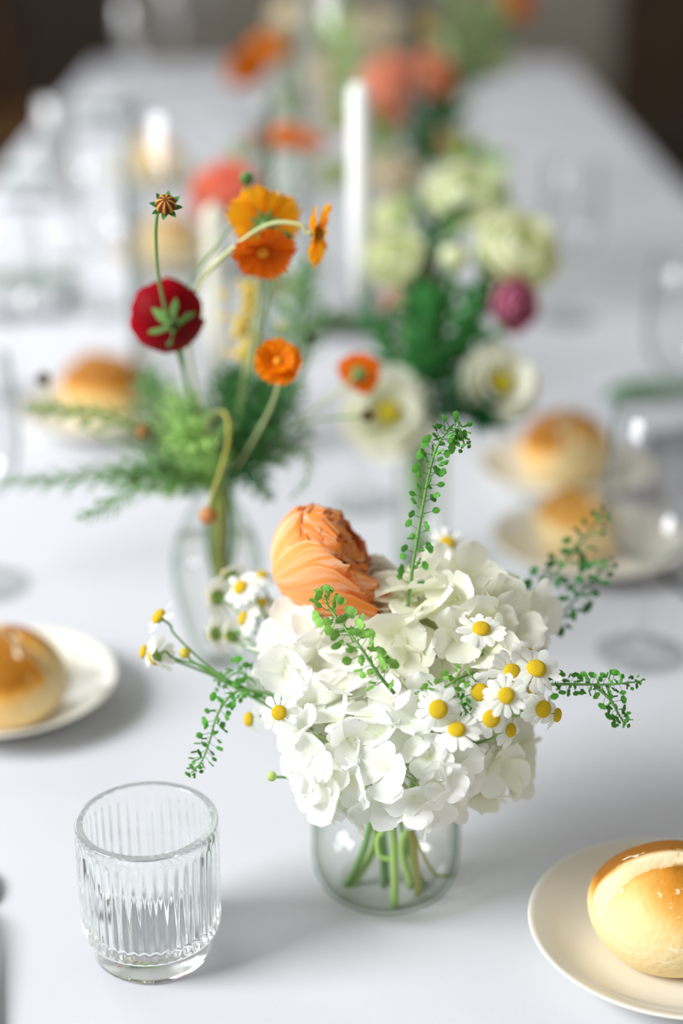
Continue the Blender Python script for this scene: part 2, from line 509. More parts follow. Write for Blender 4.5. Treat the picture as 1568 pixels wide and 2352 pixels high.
for i, (y, nm) in enumerate(((3.15, 'nearest in view'), (3.75, 'middle one'), (4.2, 'farthest one by the table end'))):
    chair('brown wooden cross-back chair on the window side, ' + nm, TX0 - .33, y, -PI / 2, CH_WOOD, 'chairs along the window side')
for i, (y, nm) in enumerate(((2.9, 'nearest in view'), (3.5, 'middle one'), (4.1, 'farthest one by the table end'))):
    chair('dark wooden cross-back chair on the shaded side, ' + nm, TX1 + .34, y, PI / 2, CH_DARK, 'chairs along the shaded side')
chair('brown wooden chair beyond the far end of the table, window side', -.84, 5.02, -PI / 2 - .3, CH_WOOD, 'chairs beyond the table end')
chair('dark wooden chair beyond the far end of the table, shaded side', .98, 4.85, PI / 2 + .3, CH_DARK, 'chairs beyond the table end')
chair('second dark wooden chair beyond the table end, against the back wall', 1.6, 5.6, PI - .3, CH_DARK, 'chairs beyond the table end')
chair('second brown wooden chair beyond the table end, beside the dark door', -1.45, 5.7, PI + .2, CH_WOOD, 'chairs beyond the table end')

# ------------------------------------------------------------------ fluted tumbler
g0 = G(352, 2180)
tm = thing('fluted_tumbler', 'clear fluted glass tumbler with thick rim and stepped foot on bare cloth', 'tumbler', g0)
def flute(r, z, a):
    zz = z / K
    if r > .0455 * K and .0235 < zz < .0985:
        e = min(1, (zz - .0235) / .004, (.0985 - zz) / .004)
        return r + e * K * .0010 * math.cos(42 * a)
    return r
prof = [(0, .0006), (.036, .0006), (.0392, .0012), (.0408, .003), (.0412, .006), (.0412, .0165), (.0418, .0185), (.0440, .0195), (.0462, .0208), (.0472, .0235), (.0474, .0275), (.0476, .05), (.0480, .08),
        (.0483, .0945), (.0484, .0985), (.0486, .102), (.0486, .1052), (.0483, .1066), (.0476, .1072), (.0436, .1072), (.0429, .1066), (.0426, .1052), (.0425, .098), (.0423, .05), (.0420, .031), (.0405, .0265), (.037, .0245), (.02, .0238), (0, .0236)]
put('glass_body', mesh('tumbler', lathe([(r * K, z * K) for r, z in prof], 336, flute), PRESSED), tm, Matrix.Translation(g0))

# ------------------------------------------------------------------ plates and rolls
def plate_mesh():
    pr = [(0, .004), (.060, .004), (.066, .0055), (.085, .0165), (.099, .0250), (.1015, .0268), (.1025, .0276), (.1023, .0285), (.101, .0288), (.098, .0277), (.084, .0195), (.070, .0122), (.055, .0085), (.03, .0072), (0, .0072)]
    foot = [(.052, 0.0003), (.056, 0.0003), (.057, .0042), (.051, .0042), (.052, 0.0003)]
    return join([lathe([(r * K, z * K) for r, z in pr], 96), lathe([(r * K, z * K) for r, z in foot], 64)])
PLATE = mesh('plate', plate_mesh(), CHINA)
def roll_mesh(seed, pale_by=0.0):
    rr = random.Random(seed)
    nu, nv = 56, 36
    vs, fs, ts = [], [], []
    p1, p2 = rr.uniform(0, 6), rr.uniform(0, 6)
    for i in range(nv + 1):
        th = PI * i / nv
        for k in range(nu):
            a = 2 * PI * k / nu
            d = V((math.sin(th) * math.cos(a), math.sin(th) * math.sin(a), math.cos(th)))
            lump = 1 + .025 * math.sin(2 * a + p1) * math.sin(th) + .018 * math.sin(3 * a + p2 + 2 * th)
            q = V((d.x * .058 * lump, d.y * .053 * lump, d.z * .043))
            # a slash running over the top: the far lip rides over the near one
            g = d.y + .10 + .35 * (d.x + .1) ** 2
            up = max(0.0, min(1.0, (d.z - .12) / .35))
            lip = math.exp(-((g - .14) / .15) ** 2) * (1 if g > 0 else 0)
            dip = math.exp(-((g + .02) / .055) ** 2)
            q *= 1 + up * (.07 * lip - .12 * dip)
            if q.z < -.030: q.z = -.030 - (q.z + .030) * -.10
            q.z += .0335
            pale = max(0, min(1, 1.5 * (1 - abs(g - .05) / .10))) * up
            brown = max(0, min(1, .30 + .55 * d.z + .18 * d.y + .10 * d.x + .10 * math.sin(3 * a)))
            brown = min(1, brown + .35 * up * max(0, min(1, (g - .12) / .08)) + (.12 if dip > .5 and g < 0 else 0))
            vs.append(q * K); ts.append((max(0, brown - pale_by), pale, 0))
    for i in range(nv):
        for k in range(nu):
            fs.append((i * nu + k, (i + 1) * nu + k, (i + 1) * nu + (k + 1) % nu, i * nu + (k + 1) % nu))
    return vs, fs, ts
ROLLS = [mesh('bread_roll', roll_mesh(*s), CRUST) for s in ((3,), (8,), (5, .38))]
def serve(x, y, rx, ry, rot, plate_label, roll_label, var=0, size=1.0):
    c = G(x, y, .02 * K); c.z = ZT
    o = put('bread_plate', PLATE, None, Matrix.Translation(c)); prop(o, plate_label, 'plate', 'white bread plates on the cloth')
    d = G(rx, ry, .0075 * K); d.z = ZT + .0076 * K
    o = put('bread_roll', ROLLS[var], None, Matrix.Translation(d) @ RZ(rot) @ S(size)); prop(o, roll_label, 'bread roll', 'bread rolls on the plates')
serve(1552, 2140, 1540, 2178, -.05, 'white china bread plate in sharp focus under the split-topped roll', 'golden split-topped roll in sharp focus near the white flower jar', 0)
serve(2, 1576, 14, 1632, 2.3, 'white bread plate cut by the frame, opposite the chamomile sprays', 'glossy brown roll cut by the frame edge, beside the chamomile sprays', 1)
serve(1352, 1246, 1322, 1262, 2.0, 'white bread plate behind the dark seed sprigs and wine glass', 'pale yellow roll seen behind the slender dark seed sprigs', 2, .85)
serve(1300, 1078, 1292, 1090, 1.2, 'white bread plate under the deep orange roll, shaded side', 'deep orange blurred roll on the plate beyond the pale roll', 0)
serve(232, 945, 242, 945, 2.6, 'white bread plate behind the feathery green sprays', 'golden blurred roll just beyond the feathery green sprays', 0)
serve(392, 590, 390, 592, .6, 'tiny far bread plate beside the cosmos bud stem', 'small pale blurred roll far behind the cosmos bud stem', 1)
serve(352, 400, 352, 402, .3, 'farthest bread plate, above the cosmos bud', 'farthest roll, a faint beige blur above the cosmos bud', 0)

# ------------------------------------------------------------------ vases
def vessel(name, label, cat, c, prof, mat, n=64, water=None, ribs=None):
    t = thing(name, label, cat, c)
    put('glass_wall', mesh(name, lathe([(r * K, z * K) for r, z in prof], n, ribs), mat), t, Matrix.Translation(c))
    if water:
        put('water', mesh('water', lathe([(r * K, z * K) for r, z in water], n), WATER), t, Matrix.Translation(c))
    return t
JAR = G(885, 2040)
vessel('flower_jar', 'short clear glass jar of water holding the white hydrangeas', 'jar', JAR,
       [(0, .001), (.030, .001), (.040, .004), (.049, .012), (.0535, .022), (.0548, .034), (.0548, .086), (.053, .092), (.051, .096), (.051, .104), (.0518, .1055), (.0505, .1065), (.0488, .1055), (.0486, .097), (.0505, .091), (.0522, .085), (.0522, .034), (.0508, .024), (.0465, .014), (.039, .0075), (.030, .005), (0, .005)],
       GLASS_GREEN, 72, [(0, .0055), (.030, .0055), (.039, .008), (.046, .0145), (.0503, .0243), (.0518, .034), (.0518, .074), (0, .074)])
BOT = G(505, 1520)
vessel('bulb_vase', 'clear rounded glass bud vase holding orange cosmos and ferny greens', 'vase', BOT,
       [(0, .001), (.018, .001), (.021, .003), (.024, .012), (.033, .045), (.040, .080), (.0415, .105), (.036, .130), (.026, .150), (.0205, .162), (.021, .172), (.0245, .180), (.0235, .1805), (.0195, .172), (.0188, .162), (.0245, .149), (.0345, .129), (.0398, .105), (.0384, .080), (.0315, .045), (.0225, .013), (.018, .006), (0, .006)],
       GLASS_GREEN, 56, [(0, .0065), (.018, .0065), (.0222, .0135), (.031, .0455), (.0379, .080), (.0393, .105), (.036, .124), (0, .124)])
GRV = G(965, 1290)
vessel('bottle_vase', 'slim glass bottle vase under the anemones and green lisianthus', 'vase', GRV,
       [(0, .001), (.024, .001), (.027, .004), (.0275, .10), (.026, .118), (.0215, .135), (.021, .155), (.0225, .162), (.0215, .1625), (.0195, .155), (.02, .135), (.0245, .117), (.0258, .10), (.0255, .006), (0, .006)],
       GLASS_GREEN, 48, [(0, .0065), (.0252, .0065), (.0253, .10), (.0243, .115), (0, .115)])
H1 = G(474, 1022)
def hurricane(label, c, r, h):
    return vessel('hurricane_cylinder', label, 'hurricane glass', c,
                  [(0, .001), (r, .001), (r + .001, .003), (r + .001, h), (r, h + .001), (r - .003, h), (r - .003, .008), (0, .008)], thin_glass('cylinder_glass', 'FEFEFE', '98A59A', 3.2, .045), 72)
hurricane('tall clear glass cylinder around the cream taper candle', H1, .0865, .42)
H2 = G(818, 745)
hurricane('taller clear glass cylinder farther along the table, cut by the frame top', H2, .088, .60)

def candle(name, label, base, top, r, mat, holder_label=None):
    t = thing(name, label, 'candle', base)
    d = top - base
    M = frame(base, d, (0, 1, 0))
    h = d.length
    put('wax', mesh('wax', lathe([(0, 0), (r * 1.02, 0), (r, h * .5), (r * .93, h - r * .9), (r * .6, h - r * .2), (0, h)], 24), mat), t, M)
    put('wick', mesh('wick', tube([(0, 0, h - .001), (.0006, 0, h + .004), (.0015, 0, h + .008)], .0006, 5), plain('wick_cotton', 'D8D2C4', .9)), t, M)
def on_axis(c, h): return V((c.x, c.y, ZT + h * K))
c1 = G(508, 1050)
candle('taper_candle', 'cream taper candle standing inside the nearer glass cylinder', c1 + V((0, 0, .046)), P(489, 470, 1.86), px(23, 1.9), WAX_CREAM)
def holder(label, c, h, r):
    t = thing('candle_holder', label, 'candle holder', c)
    pr = [(0, 0.001), (.034, 0.001), (.036, .004), (.030, .009), (.010, .016), (.007, .03)]
    if h > .1:
        pr += [(.007, h * .35), (.013, h * .45), (.007, h * .55), (.0065, h * .8)]
    pr += [(r + .003, h - .018), (r + .0045, h + .006), (r + .0035, h + .0065), (r + .0014, h), (0, h)]
    put('glass_body', mesh('candle_holder', lathe([(a * K, b * K) for a, b in pr], 32), GLASS), t, Matrix.Translation(c))
holder('low glass holder under the cream taper candle', c1 + V((0, 0, .0066)), .049, .0115)
c2 = G(830, 1160)
holder('tall clear glass candlestick under the white taper candle', c2, .245, .0135)
candle('taper_candle', 'tall white taper candle standing behind the orange cosmos', on_axis(c2, .2455), P(824, 188, 1.76), px(29, 1.75), WAX)

# wine glasses
WG = [(0, .001), (.040, .001), (.042, .0025), (.030, .006), (.010, .012), (.0052, .025), (.0046, .060), (.0050, .085), (.012, .096), (.028, .108), (.041, .130), (.0455, .155), (.0445, .190), (.0405, .245), (.0395, .2455), (.0397, .244), (.0435, .190), (.0445, .155), (.040, .131), (.027, .1095), (.010, .099), (0, .097)]
WINE = mesh('wine_glass', lathe([(r * K, z * K) for r, z in WG], 48), GLASS)
FL = [(0, .001), (.034, .001), (.036, .0025), (.024, .006), (.007, .012), (.0046, .03), (.0046, .10), (.010, .112), (.022, .135), (.0285, .175), (.028, .215), (.0245, .275), (.0237, .2755), (.0239, .273), (.027, .215), (.0275, .175), (.021, .137), (.008, .115), (0, .113)]
FLUTE = mesh('champagne_flute', lathe([(r * K, z * K) for r, z in FL], 40), thin_glass('frosted_thin_glass', 'F6F6F6', 'E4E6E6', 2.0, .30, .35))
def stemware(me, name, cat, x, y, label):
    o = put(name, me, None, Matrix.Translation(G(x, y)))
    prop(o, label, cat, name.replace('_', ' ') + ' row')
for x, y, l in ((1472, 1502, 'clear wine glass behind the dark seed sprigs, nearest on its side'), (-28, 1345, 'clear wine glass cut by the frame edge above the glossy roll'),
                (1545, 1040, 'clear wine glass on the shaded side beyond the orange roll'), (1300, 735, 'far wine glass with one round glint beside the pink bloom'),
                (246, 715, 'far wine glass with two round glints beside the burgundy bloom'), (40, 905, 'clear wine glass between window edge and golden blurred roll')):
    stemware(WINE, 'wine_glass', 'wine glass', x, y, l)
for x, y, l in ((148, 600, 'blurred flute nearest along the window edge of the table'), (306, 262, 'blurred flute second along the window edge'), (400, 185, 'blurred flute third along the window edge, beside the second'), (478, 112, 'blurred flute farthest along the window edge')):
    stemware(FLUTE, 'champagne_flute', 'flute glass', x, y, l)

# folded napkins with a sprig of greenery
def napkin(x, y, rot, label, slabel):
    c = G(x, y)
    t = thing('folded_napkin', label, 'napkin', c, 'folded napkins at the places')
    M = Matrix.Translation(c) @ RZ(rot)
    def sheet(z, w, l):
        vs, fs = [], []
        for i in range(9):
            for j in range(5):
                a, b = i / 8 * 2 - 1, j / 4 * 2 - 1
                vs.append(V((a * w, b * l, z + .0012 * math.sin(4 * a + z * 900) * abs(b))))
        for i in range(8):
            for j in range(4): fs.append((i * 5 + j, i * 5 + j + 5, i * 5 + j + 6, i * 5 + j + 1))
        return vs, fs
    for k in range(3):
        put('fold', mesh('fold', join([sheet(.003 + k * .005, .050 - k * .002, .09 - k * .003), sheet(.006 + k * .005, .050 - k * .002, .09 - k * .003)]), CLOTH), t, M)
    s = thing('herb_sprig', slabel, 'sprig', c + V((0, 0, .020)), 'herb sprigs on the napkins')
    path = curve([(-.06, 0, .002), (-.01, .008, .004), (.06, -.004, .002)], 6)
    put('stem', mesh('stem', tube(path, .0011, 5), GREEN), s, Matrix.Translation(s.location) @ RZ(rot))
    lf = mesh('leaf', petal(lambda t: .16 * math.sin(PI * min(1, t * .95 + .04)) + .005, 4, 2, cup=.3), LEAF)
    for i in range(1, len(path) - 1):
        for sd in (-1, 1):
            put('leaf', lf, s, Matrix.Translation(s.location) @ RZ(rot) @ Matrix.Translation(path[i]) @ RZ(-PI / 2 + sd * .8) @ RX(.3) @ S(.028))
for x, y, r_, n in ((60, 690, .1, 'nearest on the window side'), (75, 445, 0, 'second on the window side'), (240, 290, 0, 'third on the window side'), (1500, 955, .2, 'on the shaded side beyond the wine glass')):
    napkin(x, y, r_, 'white folded napkin with a green sprig, ' + n, 'green herb sprig laid on the napkin ' + n)
# spoon end at the frame edge
sp = thing('spoon', 'polished steel spoon tip lying beside the fluted tumbler at the frame edge', 'spoon', G(-62, 2050))
STEEL = plain('polished_steel', 'B9B8B4', .18, .5, 1.0)
Ms = Matrix.Translation(G(-62, 2050)) @ RZ(.25)
put('bowl', mesh('bowl', xf(lathe([(0, .001), (.6, .03), (.9, .16), (1.0, .34), (.96, .34), (.85, .2), (.55, .08), (0, .05)], 24), S3(.017 * K, .026 * K, .018 * K)), STEEL), sp, Ms)
put('handle', mesh('handle', tube(curve([(0, -.022, .005), (0, -.05, .010), (0, -.14, .003)], 5), lambda t: .0022 + .0015 * t, 6), STEEL), sp, Ms)

# ------------------------------------------------------------------ flower builders
def stem_part(t, pts, r, mat, n=6, name='stem', label=None):
    return put(name, mesh(name, tube(curve(pts), r, n), mat), t, label=label)
HP = []
for k in range(5):
    rr = random.Random(40 + k)
    HP.append(petal(lambda t: (.50 + .06 * rr.random() * 0) * max(.02, (math.sin(PI * min(1, .06 + t * .62)) ** .9) * (1 if t < .7 else math.sqrt(max(0, 1 - ((t - .7) / .305) ** 2)))) , 7, 6,
                    cup=rr.uniform(-.1, .45), curl=rr.uniform(-.32, .34), ruffle=rr.uniform(.03, .09), rf=rr.uniform(3, 6), rp=rr.uniform(0, 6), lift=.12))
def hydrangea(label, c, radii, mat, floret_px, u, n, stem_pts, seed, low=-.75, stem_mat=None):
    rr = random.Random(seed)
    t = thing('hydrangea', label, 'hydrangea', stem_pts[-1])
    stem_part(t, stem_pts, lambda q: .0030 * K, stem_mat or GREEN_LIGHT, 8)
    L_ = px(floret_px, u)
    meshes = [mesh('petal', p, mat) for p in HP]
    cen = mesh('floret', ball(L_ * .07, L_ * .07, L_ * .06, 8, 5), plain('hydrangea_eye', 'DDE3B8', .6))
    hub = c - V((0, 0, radii[2] * .25))
    ped = []
    for i in range(n):
        z = 1 - (1 - low) * (i + .5) / n
        a = i * 2.39996 + rr.uniform(-.25, .25)
        q = math.sqrt(1 - z * z)
        d = V((q * math.cos(a), q * math.sin(a), z))
        sc = rr.uniform(.78, 1.04)
        pos = c + V((d.x * radii[0], d.y * radii[1], d.z * radii[2])) * sc
        nm = V((d.x / radii[0], d.y / radii[1], d.z / radii[2])).normalized()
        nm = (nm + V((rr.uniform(-.7, .7), rr.uniform(-.7, .7), rr.uniform(-.5, .6)))).normalized()
        M = frame(pos, nm, None, rr.uniform(0, PI))
        fo = put('floret', cen, t, M)
        sz = L_ * rr.uniform(.85, 1.15)
        for k in range(4):
            tilt = rr.uniform(.0, .75)
            sub('petal', meshes[rr.randrange(5)], fo, RZ(k * PI / 2 + rr.uniform(-.15, .15)) @ T(0, L_ * .03, (k % 2) * L_ * .03) @ RX(tilt) @ S3(sz * (1.12 if k % 2 else 1), sz, sz))
        ped.append(tube([hub + (pos - hub) * .25, pos - nm * L_ * .1], .0006, 4, False))
    put('pedicels', mesh('pedicels', join(ped), plain('pedicel_green', 'B9CC8A', .6)), t, kind='stuff')
    return t

CP = [petal(lambda t: .245 * (.45 + .9 * t) * (1 if t < .6 else math.sqrt(max(0, 1 - ((t - .6) / .405) ** 2))) + .006, 6, 3, cup=-.12, curl=c_, lift=l_) for c_, l_ in ((-.12, .02), (.05, .05), (-.25, .05))]
CPM = [mesh('petal', p, DAISY) for p in CP]
def dome(h):
    return lathe([(0, -.12), (.55, -.10), (.88, .0), (1.0, .14), (.97, .14 + h * .30), (.85, .14 + h * .6), (.62, .14 + h * .85), (.32, .14 + h * .98), (0, .14 + h * .96)], 20)
DM = mesh('flower_centre', dome(.62), DISC)
CAL = mesh('calyx', lathe([(0, -.55), (.22, -.5), (.62, -.3), (.9, -.02), (.86, .06), (0, .02)], 12), plain('calyx_green', '7C9A4A', .6))
def chamomile_head(t, pos, face, r, n=13, plen=1.75, droop=0.0, seed=1, miss=(), wrap=None):
    rr = random.Random(seed)
    M = frame(pos, face, CD(0, 1, 0), rr.uniform(0, 6))
    hd = put('flower_centre', DM, t, M @ S(r))
    put('calyx', CAL, t, M @ S(r))
    for k in range(n):
        if k in miss: continue
        a = 2 * PI * k / n + rr.uniform(-.10, .10)
        s = plen * rr.uniform(.88, 1.08)
        put('petal', CPM[rr.randrange(3)], t, M @ S(r) @ RZ(a) @ T(0, .84, .02) @ RX(-droop + rr.uniform(-.16, .14)) @ RY(rr.uniform(-.2, .2)) @ S3(s * rr.uniform(.9, 1.1), s, s))
    return M
def chamomile(label, x, y, u, disc, face, stem, n=13, droop=.15, plen=1.85, seed=None, group='chamomile flowers in the jar'):
    seed = seed or int(x * 7 + y)
    r = px(disc / 2 * (1.18 if x < 610 else 1.0), u)
    pos = P(x, y, u)
    f = CD(*face)
    pts = [pos - f * r * .5, pos - f * r * 1.6] + [P(*q) for q in stem]
    t = thing('chamomile_flower', label, 'chamomile', pts[-1], group)
    stem_part(t, pts, .00075 * K * 1.2, GREEN, 5)
    chamomile_head(t, pos, f, r, n, plen, droop, seed)
    return t

def ovate(t, w): return w * max(.03, math.sin(PI * min(1, .03 + .94 * t ** .85)))
def pod_mesh(w, mat):
    a = petal(lambda t: max(.02, w * math.sqrt(max(0, 1 - (2 * t - 1) ** 2))), 5, 3, cup=.3)
    v1 = [V((v.x * .42, v.y * .42, v.z * .42)) for v in a[0]]
    v2 = [V((v.x, v.y, .10 - v.z * .9)) for v in v1]
    path = curve([(0, 0, 0), (0, .28, -.05), (0, .58, .02)], 3)
    tb_ = tube(path, .018, 4)
    vs = [v + V((0, .56, -.03)) for v in v1] + [v + V((0, .56, -.03)) for v in v2] + list(tb_[0])
    n1 = len(v1)
    fs = list(a[1]) + [tuple(i + n1 for i in f) for f in a[1]] + [tuple(i + 2 * n1 for i in f) for f in tb_[1]]
    ts = [(v.y, 0, 0) for v in vs]
    return vs, fs, ts
PODS = {m.name: [mesh('seed_pod', pod_mesh(w, m), m) for w in (.85, .68, .48)] for m in (POD, POD_LIGHT, POD_DARK)}
def sprig(label, pts, n, pod_len, stem_mat=GREEN, mat=POD, seed=1, start=.12, r=.0008, name='seed_sprig', cat='seed sprig', group='pennycress seed sprigs in the jar', branches=()):
    """pts: (x, y, u) from the foot to the tip; pods circle the upper stalk on thin stalks."""
    rr = random.Random(seed)
    t = thing(name, label, cat, P(*pts[0]), group)
    runs = [(pts, n)] + list(branches)
    for q, m in runs:
        path = curve([P(*p) for p in q], 8)
        put('stem', mesh('stem', tube(path, lambda s: r * (1.1 - .6 * s), 5), stem_mat), t)
        u = sum(p[2] for p in q) / len(q)
        Lp = px(pod_len, u)
        for i in range(m):
            s = start + (1 - start) * (i + .5) / m
            f = s * (len(path) - 1)
            k = min(int(f), len(path) - 2)
            pos = path[k].lerp(path[k + 1], f - k)
            tg = (path[k + 1] - path[k]).normalized()
            a = i * 2.39996 + rr.uniform(-.3, .3)
            b1 = tg.cross(V((.2, .9, .3))).normalized(); b2 = tg.cross(b1)
            d = (b1 * math.cos(a) + b2 * math.sin(a) + tg * (.35 + .8 * max(0, s - .8) / .2)).normalized()
            ln = Lp * (1 if s < .75 else 1 - .5 * (s - .75) / .25) * rr.uniform(.8, 1.15)
            x = d.cross(V((rr.uniform(-1, 1), rr.uniform(-1, 1), rr.uniform(-1, 1)))).normalized()
            z = x.cross(d)
            M = Matrix((x, d, z)).transposed().to_4x4()
            put('seed_pod', PODS[mat.name][rr.randrange(3)], t, Matrix.Translation(pos) @ M @ S(ln))
    return t

def bloom(name, label, cat, pos, face, rad, layers, mat, stem_pts=None, stem_mat=GREEN, stem_r=.0016, seed=1, centre=None, group=None, t=None, up=None, fan=None):
    """layers: (radius share, polar reach in radians, half width, count, flare), inner first."""
    rr = random.Random(seed)
    if t is None:
        base = stem_pts[-1] if stem_pts else pos
        t = thing(name, label, cat, base, group)
    M = frame(pos, face, up)
    for li, (fr, tm_, half, n, fl_) in enumerate(layers):
        me = [mesh('petal', shell_petal(rad * fr, tm_, half, flare=fl_, wav=.012 + .02 * fl_, ph=q * 2.1), mat) for q in range(2)]
        for k in range(n):
            a = 2 * PI * k / n + li * 1.1 + rr.uniform(-.18, .18)
            s = rr.uniform(.96, 1.05)
            put('petal', me[rr.randrange(2)], t, M @ RZ(a) @ RX(rr.uniform(-.05, .05)) @ S3(s, s, s * rr.uniform(.95, 1.06)))
    if fan:                   # loose outer petals opening towards one side only
        w = M.to_3x3().inverted() @ V(fan[0])
        a0 = math.atan2(-w.x, w.y)
        for q, (da, fr, tm_, half, fl_) in enumerate(fan[1]):
            put('petal', mesh('petal', shell_petal(rad * fr, tm_, half, flare=fl_, wav=.03, ph=q), mat), t, M @ RZ(a0 + da))
    if centre:
        put('flower_centre', mesh('flower_centre', xf(ball(rad * centre[1], rad * centre[1], rad * centre[1] * .7), T(0, 0, rad * centre[2])), centre[0]), t, M)
    if stem_pts:
        stem_part(t, [pos - V(face).normalized() * rad * .9] + stem_pts, stem_r, stem_mat, 6)
    return t
def tooth(s): return .16 * (.5 - .5 * math.cos(3 * PI * s)) * (1 - .3 * abs(s)) + .07 * s * s
def fan_w(t): return .36 * (.14 + .95 * math.sin(PI * .5 * min(1, t * 1.12))) if t < .999 else .30
FAN = [petal(fan_w, 8, 12, cup=c_, curl=k_, ruffle=.03, rf=6.5, rp=p_, tip=tooth, lift=.05) for c_, k_, p_ in ((.10, -.10, 0), (-.12, .05, 1.4), (.16, .12, 3))]
FANM = {}
def cosmos(label, pos, face, rad, mat, stem_pts, n=8, open_=.1, seed=1, centre='E79A12', stem_mat=GREEN_PALE, stem_r=.0011, sepal=GREEN, dbl=False, cat='cosmos', name='cosmos_flower', group='cosmos in the bulb vase', width=1.0):
    rr = random.Random(seed)
    t = thing(name, label, cat, stem_pts[-1], group)
    f = V(face).normalized()
    M = frame(pos, f, None, rr.uniform(0, 1))
    if mat.name not in FANM: FANM[mat.name] = [mesh('petal', p, mat) for p in FAN]
    ms = FANM[mat.name]
    for ring in range(2 if dbl else 1):
        for k in range(n):
            a = 2 * PI * (k + .5 * ring) / n + rr.uniform(-.08, .08)
            s = rad * (1 - .22 * ring) * rr.uniform(.92, 1.06)
            put('petal', ms[rr.randrange(3)], t, M @ RZ(a) @ T(0, rad * .06, ring * rad * .06) @ RX(open_ + ring * .25 + rr.uniform(-.12, .15)) @ S3(s * width, s, s))
    put('flower_centre', mesh('flower_centre', xf(ball(rad * .20, rad * .20, rad * .14, 12, 7), T(0, 0, rad * .10)), plain('cosmos_centre_' + centre, centre, .7, bump=.6, bscale=900)), t, M)
    sp_ = mesh('sepal', petal(lambda q: ovate(q, .20), 4, 2, cup=.3), sepal)
    for k in range(8):
        put('sepal', sp_, t, M @ RZ(2 * PI * k / 8) @ T(0, rad * .03, -rad * .05) @ RX(open_ * .6 - .05) @ S(rad * .42))
    put('calyx', mesh('calyx', xf(ball(rad * .12, rad * .12, rad * .13, 10, 6), T(0, 0, -rad * .09)), sepal), t, M)
    stem_part(t, [pos - f * rad * .12, pos - f * rad * .35] + stem_pts, stem_r, stem_mat, 6)
    return t
def bud(label, pos, face, rad, stem_pts, cap='7A3A2E', stem_mat=GREEN, stem_r=.0008, sep=.9, group='flower buds in the bulb vase', stripe=None):
    t = thing('flower_bud', label, 'flower bud', stem_pts[-1], group)
    f = V(face).normalized()
    M = frame(pos, f)
    if stripe:
        nu = 32
        b = lathe([(0, -.9), (.5, -.8), (.9, -.45), (1, 0), (.9, .42), (.6, .74), (.28, .88), (0, .9)], nu, lambda r_, z, a: r_ * (1 + .07 * math.cos(8 * a)))
        ts = []
        for v in b[0]:
            a = math.atan2(v.y, v.x)
            ts.append((.5 + .5 * math.cos(8 * a) if v.xy.length > .05 else .2, 0, 0))
        put('bud', mesh('bud', xf((b[0], b[1], ts), S(rad)), stripe), t, M)
    else:
        put('bud', mesh('bud', ball(rad, rad, rad, 14, 8), plain('bud_' + cap, cap, .6, var=.3, vscale=300)), t, M)
    sp_ = mesh('sepal', petal(lambda q: ovate(q, .26), 5, 2, cup=.3), LEAF)
    for k in range(8):
        put('sepal', sp_, t, M @ RZ(2 * PI * k / 8) @ T(0, rad * .55, -rad * .5) @ RX(sep) @ S(rad * 1.15))
    put('calyx', mesh('calyx', xf(ball(rad * .75, rad * .75, rad * .4, 12, 6), T(0, 0, -rad * .55)), GREEN_DARK), t, M)
    stem_part(t, [pos - f * rad * .8] + stem_pts, stem_r, stem_mat, 6)
    return t
def frond(label, pts, mat, width, n=26, seed=1, stem_mat=GREEN, leaf=9, name='feathery_frond', cat='greenery', group='feathery greens in the bulb vase', r=.0009, grain=1.0):
    rr = random.Random(seed)
    pp = [P(*p) for p in pts]
    t = thing(name, label, cat, pp[0], group)
    path = curve(pp, 8)
    put('stem', mesh('stem', tube(path, lambda s: r * (1.15 - .75 * s), 5), stem_mat), t)
    vs, fs, ts = [], [], []
    for i in range(n):
        s = .10 + .90 * (i + .5) / n
        f = s * (len(path) - 1); k = min(int(f), len(path) - 2)
        pos = path[k].lerp(path[k + 1], f - k)
        tg = (path[k + 1] - path[k]).normalized()
        b1 = tg.cross(V((.2, .9, .3))).normalized(); b2 = tg.cross(b1)
        w = width * (math.sin(PI * min(1, .18 + .75 * s)) * .9 + .25)
        for sd in range(3):
            a = i * 1.7 + sd * 2.1 + rr.uniform(-.3, .3)
            d = (b1 * math.cos(a) + b2 * math.sin(a) + tg * .7).normalized()
            for j in range(leaf):
                q = (j + 1) / leaf
                p0 = pos + d * w * q * .85
                e = (d + V((rr.uniform(-1, 1), rr.uniform(-1, 1), rr.uniform(-1, 1))) * .9).normalized()
                ln = w * .28 * (1.15 - .5 * q) * rr.uniform(.7, 1.2)
                sx = e.cross(tg)
                if sx.length < 1e-3: continue
                sx = sx.normalized() * ln * .17 * grain
                b = len(vs)
                vs += [p0, p0 + e * ln * .5 + sx, p0 + e * ln, p0 + e * ln * .5 - sx]
                ts += [(0, 0, 0), (.5, 0, 0), (1, 0, 0), (.5, 0, 0)]
                fs.append((b, b + 1, b + 2, b + 3))
            b = len(vs)
            sx = d.cross(tg).normalized() * r * .35
            vs += [pos - sx, pos + sx, pos + d * w * .85 + sx * .4, pos + d * w * .85 - sx * .4]
            ts += [(0, 0, 0)] * 4
            fs.append((b, b + 1, b + 2, b + 3))
    put('leaflets', mesh('leaflets', (vs, fs, ts), mat), t, kind='stuff')
    return t
LF = [petal(lambda q: ovate(q, .17), 7, 3, cup=.35, curl=c_) for c_ in (-.25, -.05, .15)]
LFM = {m.name: [mesh('leaf', p, m) for p in LF] for m in (LEAF, LEAF_DARK, LEAF_LIGHT)}
